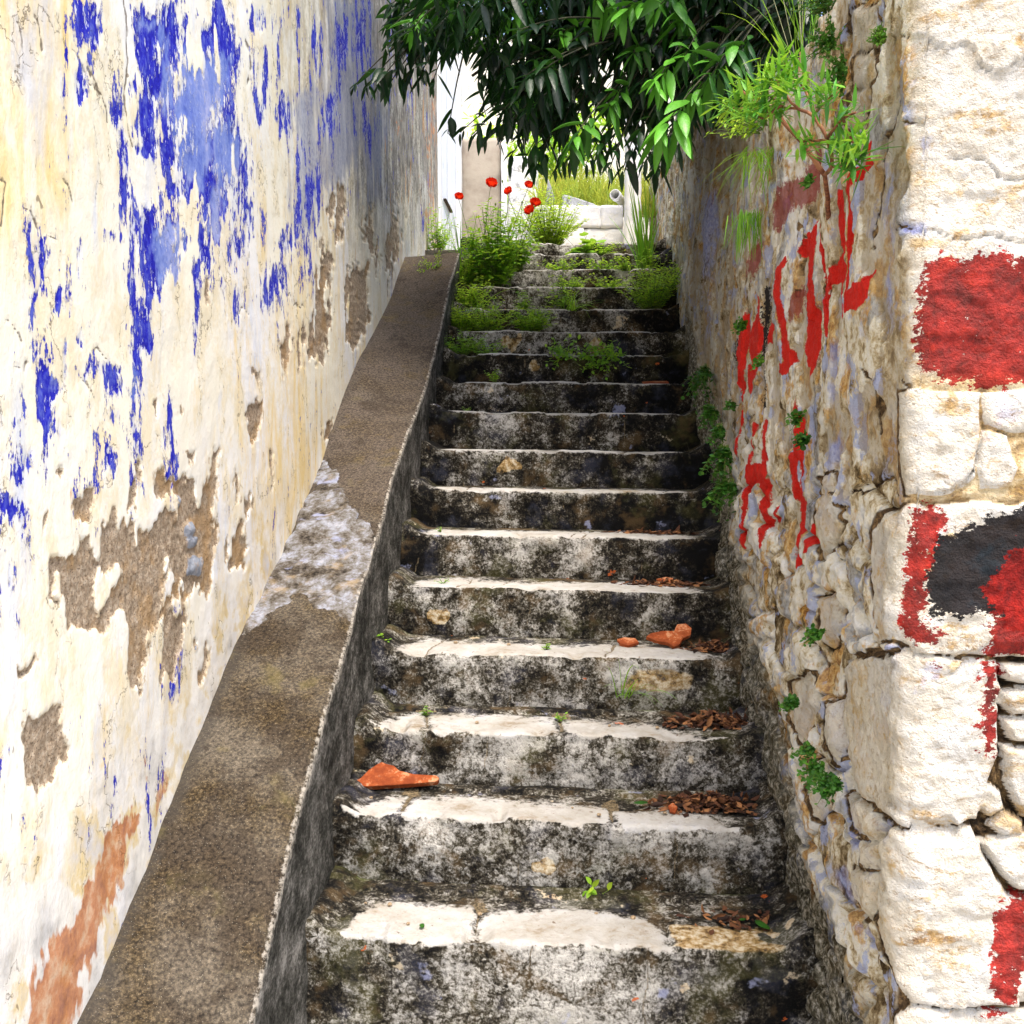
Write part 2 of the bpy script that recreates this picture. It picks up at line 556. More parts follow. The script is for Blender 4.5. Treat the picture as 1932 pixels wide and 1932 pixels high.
    A['crack'][n0:] = 2

    m = Mat('old_plaster', .9, .15)
    p1 = m.sc((1, 1, .5))
    streak = m.sc((1, 1, .28))
    n_lo, n_mid, n_fine = m.noise(1.6, 4, .6, p1), m.noise(9, 5, .62, p1), m.noise(60, 4, .65)
    n_str = m.noise(11, 5, .65, streak, .4)
    n_edge = m.noise(26, 6, .72, m.sc((1, 1, .45)))
    # lime plaster: white to cream, with ochre stain where the old wash comes through
    base = m.mix(m.ss(n_lo, .38, .66), (.88, .84, .69), (.85, .85, .84))
    base = m.mix(m.ss(m.add(n_mid, m.cen(n_fine, .3)), .46, .64, 0, .8), base, (.82, .72, .49))
    yv = m.add(m.mul(m.attr('yel'), .42), m.cen(n_str, 1.2), m.cen(n_lo, .9))
    base = m.mix(m.ss(yv, .03, .40, 0, .85), base, (.82, .61, .22))
    base = m.mix(m.ss(m.noise(5, 5, .6, streak, .3), .58, .70, 0, .6), base, (.58, .64, .78))
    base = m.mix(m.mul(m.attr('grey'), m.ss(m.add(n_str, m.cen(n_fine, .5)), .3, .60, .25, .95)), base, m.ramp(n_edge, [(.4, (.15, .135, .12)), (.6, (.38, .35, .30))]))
    rust = m.ss(m.add(m.noise(13, 5, .65, m.sc((1, 1, .15))), m.mul(m.attr('far'), .09)), .66, .74, 0, .9)
    base = m.mix(rust, base, (.62, .30, .07))
    # foot of wall: later grey cement and pinkish patches
    ft = m.ss(m.add(m.attr('foot'), m.cen(n_mid, 1.1), m.cen(n_lo, .8)), .5, 1.0, 0, .75)
    base = m.mix(ft, base, m.ramp(m.noise(7, 5, .6), [(.28, (.36, .35, .34)), (.40, (.66, .64, .60)), (.5, (.78, .76, .72)), (.58, (.66, .50, .20)), (.66, (.58, .52, .45)), (.75, (.46, .50, .62))]))
    # specks and flaked hairlines
    fl = m.noise(38, 3, .55, m.sc((1, 1, .35)), .8)
    base = m.mix(m.ss(fl, .70, .74, 0, .75), base, (.20, .15, .09))
    base = m.mix(m.ss(m.attr('crack'), .28, .06, 0, .9), base, (.12, .09, .06))
    vd = m.voro(5.5, 'DISTANCE_TO_EDGE', vec=m.n('ShaderNodeVectorMath', {0: m.sc((1, 1, .5)), 1: m.n('ShaderNodeVectorMath', {0: m.noise(14, 4, .6, color=True), 1: (.16, .16, .16)}, operation='MULTIPLY').outputs[0]}, operation='ADD').outputs[0])
    vm = m.mul(m.ss(vd, .012, .003), m.ss(n_mid, .5, .62))
    base = m.mix(m.mul(vm, .75), base, (.22, .17, .11))
    # pale violet-blue wash
    wv = m.add(m.attr('wash'), m.cen(n_str, 1.4), m.cen(n_edge, .6))
    base = m.mix(m.ss(wv, -.05, .5, 0, .75), base, m.mix(m.ss(n_fine, .35, .65), (.17, .20, .34), (.34, .37, .46)))
    halo = m.add(m.attr('blue'), m.cen(n_str, 2.6), m.cen(n_edge, 1.0))
    base = m.mix(m.ss(halo, -.35, .25, 0, .8), base, m.mix(m.ss(n_mid, .4, .6), (.40, .47, .78), (.62, .66, .82)))
    # remains of ultramarine limewash
    bv = m.add(m.mul(m.attr('blue'), .62), m.cen(n_str, 2.6), m.cen(n_edge, 2.3), m.cen(m.noise(90, 4, .65, m.sc((1, 1, .45))), 1.1), .03)
    worn = m.add(m.noise(75, 5, .7, m.sc((1, 1, .4))), m.cen(n_str, .35))
    bv = m.math('SUBTRACT', bv, m.ss(worn, .60, .70, 0, 1.3))
    bm = m.ss(bv, -.03, .07)
    base = m.mix(m.mul(m.ss(bv, -.16, -.02), m.ss(n_fine, .45, .6, 0, .55)), base, (.30, .25, .19))  # thin painted shadow along the edges of the blue flakes
    pv = m.add(m.attr('pale'), m.cen(n_str, 2.4), m.cen(n_edge, 1.8), .12)
    bcol = m.mix(m.ss(pv, -.25, .35), m.ramp(m.add(n_edge, m.cen(n_fine, .5)), [(.34, (.012, .010, .26)), (.50, (.020, .022, .45)), (.66, (.10, .13, .52))]),
                 m.ramp(m.add(n_mid, m.cen(n_fine, .4)), [(.3, (.08, .13, .50)), (.5, (.20, .27, .62)), (.7, (.40, .43, .68))]))
    base = m.mix(bm, base, bcol)
    # coarse lime-and-straw render where the plaster has fallen
    tv = m.add(m.attr('tan'), m.cen(n_edge, .8), m.cen(m.noise(110, 2, .6), .25), m.mul(m.attr('grey'), -.12))
    tmask = m.ss(tv, -.01, .04)
    tcol = m.ramp(m.noise(70, 5, .75), [(.30, (.13, .09, .055)), (.45, (.33, .25, .17)), (.58, (.46, .37, .27)), (.72, (.58, .50, .40))])
    tcol = m.mix(m.ss(m.noise(6, 4, .6), .52, .66, 0, .7), tcol, (.40, .25, .11))
    tcol = m.mix(m.ss(m.voro(150), .28, .16, 0, .85), tcol, (.07, .05, .035))
    tcol = m.mix(m.ss(m.attr('gstone'), .25, .45), tcol, m.ramp(m.noise(25, 4, .6), [(.35, (.20, .22, .26)), (.55, (.36, .39, .45)), (.7, (.45, .32, .2))]))
    base = m.mix(tmask, base, tcol)
    base = m.mix(m.mul(m.ss(tv, -.11, -.03), m.math('SUBTRACT', 1, tmask)), base, m.mix(n_fine, (.75, .70, .58), (.52, .35, .16)))
    ov = m.add(m.attr('orange'), m.cen(n_edge, 1.0), m.cen(n_mid, 1.3))
    base = m.mix(m.ss(ov, -.02, .3, 0, .92), base, m.ramp(m.noise(18, 5, .7), [(.32, (.30, .11, .06)), (.5, (.52, .21, .08)), (.66, (.62, .42, .27))]))
    hgt = m.add(m.mul(n_fine, .25), m.mul(n_edge, .5), m.mul(tmask, -.55), m.mul(bm, -.25), m.mul(m.mul(tmask, m.noise(130, 3, .7)), .8), m.mul(vm, -.5))
    mat = m.done(base, m.bump(hgt, .007, .8))
    o = mesh_obj('plaster_wall', V, F, mat, None, A)
    tag(o, 'tall peeling plaster wall with ultramarine blue paint remains and bare brown patches, left of the stairs', 'wall')


left_wall()

# ------------------------------------------------------------------ sloping parapet between wall and steps
EDGE_L = xy('128,1980 150,1932 225,1760 300,1590 370,1410 440,1240 470,1170 540,1030 610,880 645,770 680,670 712,610 740,560 760,505 780,455')
EDGE_R = xy('470,1960 482,1900 520,1720 560,1540 610,1360 658,1200 676,1130 700,1060 722,980 740,900 770,815 800,740 822,660 836,600 850,530 866,478')


def parapet():
    L = np.array([on_plane(a, b, 0, XL + .005) for a, b in EDGE_L])
    Rr = np.array([on_plane(a, b, 0, XS) for a, b in EDGE_R])
    ys = np.concatenate([np.linspace(1.75, 2.2, 14), 1 / np.linspace(1 / 2.21, 1 / 6.5, 330)])

    def prof(E):
        k = np.polyfit(E[:, 1], E[:, 2], 1)
        z = np.interp(ys, E[:, 1], E[:, 2])
        lo, hi = ys < E[0, 1], ys > E[-1, 1]
        z[lo] = E[0, 2] + (ys[lo] - E[0, 1]) * k[0]
        z[hi] = E[-1, 2] + (ys[hi] - E[-1, 1]) * k[0] * .4
        for _ in range(3):
            z[1:-1] = (z[:-2] + z[1:-1] * 2 + z[2:]) / 4
        return z
    zl, zr = prof(L), prof(Rr)
    nt, nsd = 56, 34
    t = np.linspace(0, 1, nt)
    X = (XL - .03) + (XS - XL + .03) * t
    top = np.stack([np.broadcast_to(X, (len(ys), nt)), np.broadcast_to(ys[:, None], (len(ys), nt)), zl[:, None] * (1 - t) + zr[:, None] * t], -1)
    edge_n = fbm(np.stack([ys * 9, ys * 0, ys * 0], -1), 4, 51) * .02 + fbm(np.stack([ys * 40, ys * 0, ys * 0], -1), 2, 52) * .008
    px, py = proj(top)
    jn = fbm(top * 13, 3, 53) * 34
    patch = poly_sdf(px + jn, py + fbm(top * 13, 3, 54) * 34, polys('590,850 606,875 632,884 650,935 702,1000 722,1050 705,1120 690,1160 662,1178 640,1158 600,1148 575,1112 545,1132 505,1150 478,1185 458,1195 480,1110 530,1030 575,960 600,890')) / 25
    pm = sstep(-.1, .15, patch)
    top[..., 2] += .006 * fbm(top * 4, 3, 55) + .003 * fbm(top * 40, 3, 56) + pm * (.004 + .05 * fbm(top * 4, 3, 57) + .014 * fbm(top * 22, 4, 58)) - .012 * sstep(.93, 1, t)[None] * (1 - pm)
    top[..., 2] += edge_n[:, None] * sstep(.9, 1, t)[None]
    # side face down to below the steps
    zb = stair_z(ys) - .3
    s = np.linspace(0, 1, nsd)
    side = np.stack([np.full((len(ys), nsd), XS), np.broadcast_to(ys[:, None], (len(ys), nsd)), top[:, -1, 2][:, None] * (1 - s) + zb[:, None] * s], -1)
    side[..., 0] += -.012 * sstep(0, .5, s)[None] + .010 * fbm(side * 6, 3, 61) * sstep(0, .1, s)[None] + .005 * fbm(side * 30, 3, 62)
    P = np.concatenate([top, side[:, 1:]], 1)
    n2 = P.shape[1]
    A = dict(patch=np.concatenate([np.clip(patch, -1, 1), np.full((len(ys), nsd - 1), -1.)], 1).ravel(),
             side=np.concatenate([np.broadcast_to(sstep(.95, 1, t) * .5, (len(ys), nt)), np.broadcast_to(.5 + .5 * sstep(0, .08, s[1:]), (len(ys), nsd - 1))], 1).ravel(),
             lip=np.concatenate([np.broadcast_to(sstep(.94, .985, t), (len(ys), nt)), np.broadcast_to(sstep(.1, .02, s[1:]), (len(ys), nsd - 1))], 1).ravel(),
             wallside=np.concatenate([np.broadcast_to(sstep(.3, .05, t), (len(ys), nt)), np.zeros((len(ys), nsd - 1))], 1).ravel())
    A['upper'] = np.repeat(sstep(3.5, 3.9, ys), n2)
    F = quads(len(ys), n2)
    # front end
    V = P.reshape(-1, 3)
    m = Mat('pebbled_cement', .93, .12)
    g1 = m.noise(110, 4, .7)
    c = m.ramp(m.add(g1, m.cen(m.noise(260, 2, .6), .5)), [(.28, (.009, .007, .005)), (.44, (.032, .023, .013)), (.56, (.072, .050, .024)), (.70, (.17, .125, .07))])
    c = m.mix(m.ss(m.noise(3.2, 4, .6), .42, .66, 0, .6), c, m.ramp(g1, [(.35, (.06, .052, .042)), (.65, (.22, .19, .15))]))
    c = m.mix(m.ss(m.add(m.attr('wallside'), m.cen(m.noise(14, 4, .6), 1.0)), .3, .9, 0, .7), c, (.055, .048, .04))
    c = m.mix(m.mul(m.attr('upper'), m.ss(m.noise(4, 4, .6), .3, .62, .35, .9)), c, m.ramp(g1, [(.35, (.035, .028, .023)), (.65, (.15, .12, .095))]))
    c = m.mix(m.ss(m.noise(5, 4, .6), .6, .72, 0, .4), c, (.17, .14, .045))
    big = m.add(m.noise(2.2, 5, .65), m.cen(m.noise(16, 4, .65), .5))
    c = m.mix(m.ss(big, .52, .66, 0, .75), c, m.ramp(g1, [(.35, (.014, .011, .009)), (.65, (.075, .056, .038))]))
    c = m.mix(m.ss(big, .44, .32, 0, .5), c, m.ramp(g1, [(.35, (.05, .036, .014)), (.65, (.17, .125, .055))]))
    wv_ = m.n('ShaderNodeVectorMath', {0: m.pos, 1: m.n('ShaderNodeVectorMath', {0: m.noise(9, 4, .6, color=True), 1: (.22, .22, .22)}, operation='MULTIPLY').outputs[0]}, operation='ADD').outputs[0]
    ck = m.mul(m.ss(m.voro(1.7, 'DISTANCE_TO_EDGE', vec=wv_), .010, .003), m.ss(m.noise(2.6, 3, .5), .47, .55))
    c = m.mix(m.mul(ck, .3), c, (.02, .016, .012))
    c = m.mix(m.ss(m.voro(140), .13, .08, 0, .6), c, (.50, .46, .38))
    pv = m.add(m.attr('patch'), m.cen(m.noise(40, 4, .7), .5))
    pc = m.ramp(m.add(m.noise(8, 6, .68), m.cen(m.noise(60, 4, .7), .4)), [(.33, (.018, .015, .012)), (.42, (.09, .075, .058)), (.50, (.17, .16, .15)), (.58, (.26, .27, .31)), (.72, (.42, .42, .43))])
    pc = m.mix(m.ss(m.noise(7, 4, .6), .54, .68, 0, .6), pc, (.34, .25, .14))
    pc = m.mix(m.ss(m.noise(9, 4, .6, m.sc((1, 1.7, 1))), .58, .7, 0, .6), pc, (.34, .38, .58))
    c = m.mix(m.ss(pv, -.02, .06), c, pc)
    sv = m.add(m.mul(m.noise(28, 5, .72, m.sc((1, .7, .8))), .55), m.mul(m.noise(7, 4, .65, m.sc((1, .6, 1))), .45), m.cen(m.noise(120, 3, .7, m.sc((1, .6, 1))), .4))
    sc_ = m.ramp(sv, [(.38, (.014, .014, .012)), (.48, (.055, .054, .047)), (.56, (.13, .125, .115)), (.66, (.30, .29, .27))])
    c = m.mix(m.ss(m.attr('side'), .45, .6), c, sc_)
    lip = m.ss(m.add(m.attr('lip'), m.cen(m.noise(55, 5, .7), 2.4)), .75, 1.25, 0, .8)
    c = m.mix(lip, c, (.40, .37, .32))
    mat = m.done(c, m.bump(m.add(m.mul(g1, .7), m.mul(m.noise(300, 2, .6), .5), m.mul(sv, .5)), .006, .8))
    # split the bare stone patch off as a part of its own
    root = thing('sloping_parapet', (XS, ys[0], 0), 'low sloping parapet topped with brown pebbly cement between plaster wall and steps', 'parapet')
    a = A['patch'].reshape(len(ys), n2)
    fm = ((a[:-1, :-1] + a[1:, 1:]) / 2 > 0).ravel()
    for nm, k in (('cement_coping', ~fm), ('stone_patch', fm)):
        f = F[k]
        u, inv = np.unique(f, return_inverse=True)
        mesh_obj(nm, V[u], inv.reshape(-1, 4), mat, root, {kk: v[u] for kk, v in A.items()}, loc=root.location)
    bpy.data.objects['stone_patch']['label'] = 'bare grey rubble patch where the cement has broken away'
    # closing faces at the foot
    b = Bag()
    e = P[0]
    fan = np.concatenate([e, [[XL - .03, ys[0], zb[0]]]])
    b.add(fan, [np.stack([np.full(len(e) - 1, len(e)), np.arange(1, len(e)), np.arange(len(e) - 1)], -1)], side=1., patch=-1., lip=0., wallside=0., upper=0.)
    b.build('end_face', mat, root, loc=root.location)
    b = Bag()
    e = P[-1]
    fan = np.concatenate([e, [[XL - .03, ys[-1], zb[-1]]]])
    b.add(fan, [np.stack([np.full(len(e) - 1, len(e)), np.arange(len(e) - 1), np.arange(1, len(e))], -1)], side=1., patch=-1., lip=0., wallside=0., upper=0.)
    b.build('end_face', mat, root, loc=root.location)
    return ys, P[:, nt - 1]


PAR_Y, PAR_EDGE = parapet()
# ------------------------------------------------------------------ staircase
SLABS = {0: polys('645,1745 665,1715 730,1702 800,1705 890,1709 898,1722 893,1765 884,1788 820,1798 740,1795 650,1792',
                  '908,1722 1000,1715 1150,1720 1225,1735 1250,1755 1262,1806 1180,1812 1050,1808 892,1803',
                  '1262,1745 1300,1745 1440,1760 1478,1800 1440,1822 1275,1818'),
         1: polys('625,1550 640,1508 700,1499 768,1501 742,1546 690,1554', '780,1505 900,1505 1100,1520 1143,1525 1158,1566 1000,1564 752,1552',
                  '1157,1530 1250,1530 1420,1545 1400,1585 1200,1580 1168,1570'),
         2: polys('660,1365 690,1346 798,1346 802,1374 750,1390 670,1386', '810,1346 900,1346 1050,1356 1056,1390 900,1396 812,1382',
                  '1064,1360 1240,1365 1300,1378 1420,1380 1425,1400 1300,1406 1068,1396')}


def stairs():
    root = thing('stone_staircase', (0, SY[0], 0), 'steep worn stone staircase with black and grey lichened risers climbing between two old walls', 'staircase')
    m = Mat('lichened_stone', .92, .15)
    n1, n2, n3 = m.noise(8, 4, .6), m.noise(36, 4, .65), m.noise(130, 4, .7)
    vsep = m.n('ShaderNodeSeparateColor', {0: m.voro(85, out='Color')}).outputs
    lich = m.add(m.mul(n1, .34), m.mul(n2, .27), m.mul(n3, .41), m.cen(vsep[0], .085), m.mul(m.attr('dirt'), -.085), m.mul(m.attr('clean'), .03), m.cen(n1, .20), .014)  # the dirt attribute also carries the painted canopy shade
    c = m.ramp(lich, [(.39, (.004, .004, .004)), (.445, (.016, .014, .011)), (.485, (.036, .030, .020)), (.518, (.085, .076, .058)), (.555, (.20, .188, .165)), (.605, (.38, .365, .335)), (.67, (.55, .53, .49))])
    hue = m.noise(6, 4, .6)
    c = m.mix(m.ss(m.add(hue, m.cen(n2, .2)), .52, .68, 0, .22), c, m.mix(.55, c, (.17, .19, .30)))
    c = m.mix(m.ss(m.add(hue, m.cen(n2, .2)), .46, .33, 0, .5), c, m.mix(.6, c, (.22, .14, .06)))
    c = m.mix(m.ss(m.add(m.noise(4.2, 4, .6), m.cen(n2, .3)), .52, .66, 0, .5), c, m.mix(.6, c, (.11, .105, .03)))
    # bare ochre and brick-red scars
    oc = m.add(m.noise(5.5, 5, .6), m.cen(n2, .25), m.mul(m.attr('ochre'), .2))
    c = m.mix(m.ss(oc, .685, .72, 0, .85), c, m.ramp(n2, [(.35, (.36, .21, .08)), (.6, (.66, .56, .40))]))
    rd = m.add(m.noise(9.7, 4, .6, m.sc((1, .8, 1.3))), m.cen(n2, .12))
    c = m.mix(m.ss(rd, .715, .73, 0, .9), c, (.50, .11, .025))
    bl = m.add(m.noise(7.3, 4, .6, m.sc((.9, 1, 1))), m.cen(n2, .2))
    c = m.mix(m.ss(bl, .655, .72, 0, .7), c, m.mix(n3, (.12, .14, .34), (.52, .55, .68)))
    # swept, foot-worn tread stone
    wv = m.add(m.attr('slab'), m.cen(n2, 1.3), m.cen(n3, .6), m.cen(n1, .6), .06)
    wcol = m.ramp(m.add(m.mul(m.noise(7, 5, .6), .7), m.mul(n2, .3)), [(.32, (.28, .21, .13)), (.42, (.43, .40, .35)), (.58, (.53, .52, .50)), (.75, (.46, .46, .50))])
    wcol = m.mix(m.ss(m.add(m.noise(13, 6, .75), m.cen(n3, .3)), .55, .66, 0, .6), wcol, m.mix(n2, (.30, .29, .28), (.40, .32, .22)))
    wcol = m.mix(m.ss(m.noise(46, 3, .6), .66, .72, 0, .85), wcol, (.15, .09, .05))
    c = m.mix(m.ss(wv, -.10, .28, 0, .95), c, wcol)
    och = m.ss(m.add(m.attr('ochre'), m.cen(n1, .6), m.cen(n2, .6)), .5, .8, 0, .8)
    c = m.mix(och, c, m.ramp(n2, [(.36, (.09, .055, .03)), (.48, (.38, .24, .08)), (.62, (.68, .60, .44))]))
    c = m.mix(m.ss(m.attr('joint'), .5, .9, 0, .9), c, m.ramp(n3, [(.4, (.05, .04, .025)), (.6, (.28, .21, .12))]))
    c = m.mix(m.ss(m.add(m.attr('moss'), m.cen(n1, .8), m.cen(n2, .8)), .45, .8, 0, .8), c, (.075, .10, .018))
    mat = m.done(c, m.bump(m.add(m.mul(n2, .6), m.mul(n3, .5), m.mul(n1, .3)), .012, .9))
    xl, xr = XS - .07, .74
    for i in range(17):
        y, z, zprev = SY[i], SZ[i], (SZ[i - 1] if i else -.11)
        yn = SY[i + 1]
        res = max(.0065, .0026 * y * .9)
        nx = int((xr - xl) / res)
        X = np.linspace(xl, xr, nx)
        nr, nt = max(12, int((z - zprev) / res)), max(12, int((yn - y) / (res * 1.2)))
        rr = .02
        prof = []
        for s in np.linspace(0, 1, nr):
            prof.append((y + .012 * (1 - s), zprev - .035 + (z - rr - zprev + .035) * s, 0, s))
        for a in np.linspace(0, math.pi / 2, 7)[1:]:
            prof.append((y + rr - rr * math.cos(a), z - rr + rr * math.sin(a), a / (math.pi / 2), 1))
        for s in np.linspace(0, 1, nt)[1:]:
            prof.append((y + rr + (yn + .05 - y - rr) * s, z + .012 * max(0, s - .55) ** 1.5 * 4 * .5, 1, 1 + s))
        prof = np.array(prof)
        nv = len(prof)
        P = np.empty((nx, nv, 3))
        P[..., 0] = X[:, None]
        P[..., 1] = prof[None, :, 0]
        P[..., 2] = prof[None, :, 1] - TILT * (X[:, None] + .07)
        T = prof[None, :, 2] + 0 * X[:, None]      # 0 riser, 1 tread
        S = prof[None, :, 3] + 0 * X[:, None]
        px, py = proj(P)
        x1 = np.stack([X * 5 + i * 31.7, X * 0 + i, X * 0], -1)
        nose = fbm(x1, 5, 70) * .045
        chip = np.minimum(0, fbm(x1 * np.array([2.2, 1, 1]), 3, 71) + .13) * .09
        near_nose = np.exp(-((S - 1) / .22) ** 2)
        Q = P + np.array([i * 3.1, 0, 0])
        rough = .016 * fbm(Q * 7, 3, 72) + .007 * fbm(Q * 26, 3, 73) + .003 * fbm(Q * 80, 2, 78)
        P[..., 1] += (nose[:, None] - chip[:, None] * .6) * near_nose - rough * (1 - T) * sstep(0, .15, S)
        P[..., 2] += (chip[:, None] + fbm(x1 * np.array([.6, 1, 1]), 2, 74)[:, None] * .012) * near_nose * T + rough * T * .55
        # mortar swept up against both walls
        P[..., 2] += (.055 * sstep(.50, .66, P[..., 0]) ** 2 + .04 * sstep(XS + .08, XS, P[..., 0])) * np.clip(T, .0, 1)
        slab = np.full(T.shape, -1.)
        joint = np.zeros(T.shape)
        tx = P[..., 0] + .02 * fbm(Q * 12, 2, 75)
        if i in SLABS:
            jx = fbm(P * 16, 3, 76) * 14
            sd = poly_sdf(px + jx, py + fbm(P * 16, 3, 77) * 10, SLABS[i], 60)
            slab = np.where(S > .75, sd / 25 - 16 * np.maximum(0, 1 - S) - 1.1 * (1 - T) + 2.6 * (fbm(P * np.array([16, 16, 16]), 4, 86) + .12) * (T < .98), -1)
            if i == 0:
                third = poly_sdf(px, py, SLABS[0][2:])
                slab = np.where(third > -4, np.minimum(slab, .0), slab)
            inner = poly_sdf(px, py, SLABS[i], 60)
            gap = (inner < 0) & (T > .6) & (S < 1.75)
            P[..., 2] -= np.where(gap, .008 * sstep(0, -6, inner), 0) * sstep(1.0, 1.12, S)
            mid = (px > 700) & (px < 1240)
            each = np.sort(np.stack([poly_sdf(px + jx * .4, py, [q], 60) for q in SLABS[i]]), 0)
            joint = np.where(gap & mid & (each[-2] > -26), sstep(0, -3, inner), 0) * sstep(.98, 1.05, S)
        else:
            wband = 1.62 - .10 * (i > 5) + .25 * fbm(np.stack([X * 4 + i * 9, X * 0, X * 0], -1), 3, 79)
            slab = np.where(T > .5, np.clip((wband[:, None] - S) * 2.2, -1, .7), -1)
            for xj in np.random.default_rng(40 + i).uniform(-.6, .5, 2):
                jj = np.abs(tx - xj - .06 * (S - 1))
                g = sstep(.010, .004, jj) * T * sstep(1.9, 1.6, S)
                joint = np.maximum(joint, g)
                P[..., 2] -= g * .007
        slab = np.maximum(slab, np.where((S > .9) & (T < .99), (-.75 if i < 5 else -.35) + .9 * (T) - 2.5 * np.abs(S - 1), -1))
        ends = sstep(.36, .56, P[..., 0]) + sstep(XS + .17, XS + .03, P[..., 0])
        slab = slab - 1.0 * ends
        canopy_shade = sstep(4.0, 4.55, y) * (1 - .75 * sstep(5.6, 6.2, y))  # canopy shade painted into the colour of the risers under the tree
        dirt = .25 + .55 * ends + .55 * sstep(.28, .0, S) * (1 - T) + .35 * T * sstep(1.55, 1.8, S) + .85 * canopy_shade * (1 - T) * (.55 + .6 * sstep(-.5, .4, P[..., 0])) + (1.7 * fbm(Q * 2.6, 3, 80) + 1.3 * fbm(np.stack([X * 9 + i * 7, X * 0, X * 0], -1), 3, 83)[:, None] * sstep(.1, .9, S)) * (1 - T)
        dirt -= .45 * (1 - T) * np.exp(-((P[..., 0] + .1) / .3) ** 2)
        if 5 <= i <= 6:
            dirt += .35 * (1 - T) * sstep(-.1, .4, P[..., 0])
        if i <= 4:
            dirt -= .12
        clean = sstep(.75, 1, S) * (1 - T) * .9
        ochre = np.zeros(T.shape)
        if i == 0:
            ochre = sstep(-22, 10, poly_sdf(px + fbm(P * 14, 4, 87) * 60, py + fbm(P * 14, 4, 88) * 40, SLABS[0][2:], 40)) * T
        if i == 3:
            ochre = .8 * sstep(-.5, .2, poly_sdf(px, py, polys('1170,1300 1200,1265 1260,1262 1310,1275 1300,1300 1240,1305'), 40) / 25) * (1 - T)
        for (bx, by, br) in ((1030, 1632, 22), (960, 880, 22), (1005, 690, 12), (1130, 655, 22), (965, 645, 20), (830, 1165, 20)):
            ochre = np.maximum(ochre, .9 * sstep(1.2, .7, np.hypot(px - bx, (py - by) * 1.4) / br + 1.6 * fbm(P * 22, 3, 81)) * (1 - T))
        moss = sstep(5.3, 6.0, y) * T * sstep(1.1, 1.5, S) * (.5 + fbm(Q * 4, 3, 82)) + .55 * T * sstep(1.8, 1.9, S) * (i < 5)
        # upright joints between the stones of the riser
        rng = np.random.default_rng(70 + i)
        for xj in np.arange(-.6, .6, .42) + rng.uniform(-.12, .12, 3):
            jj = np.abs(P[..., 0] - xj - .02 * fbm(Q * 14, 2, 84) - .03 * (S - .5))
            g = sstep(.007, .002, jj) * (1 - T) * sstep(-.1, .12, fbm(Q * 6, 2, 85))
            joint = np.maximum(joint, .85 * g)
            P[..., 1] += g * .008
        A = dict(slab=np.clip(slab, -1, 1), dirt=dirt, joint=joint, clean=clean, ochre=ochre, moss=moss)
        F = quads(nx, nv, True)
        V = P.reshape(-1, 3)
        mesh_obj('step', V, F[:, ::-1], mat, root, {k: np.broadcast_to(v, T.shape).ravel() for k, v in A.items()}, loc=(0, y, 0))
    return mat


STONE = stairs()


def on_step(i, px, back=.6):
    """Point on tread i below photograph column px; back 0 = nose, 1 = next riser."""
    y = SY[i] + (SY[i + 1] - SY[i]) * back
    z = SZ[i]
    for _ in range(2):
        py = proj(np.array([0., y, z]))[1]
        p = at_depth(px, py, y)
    return np.array([p[0], y, z - TILT * (p[0] + .07)])
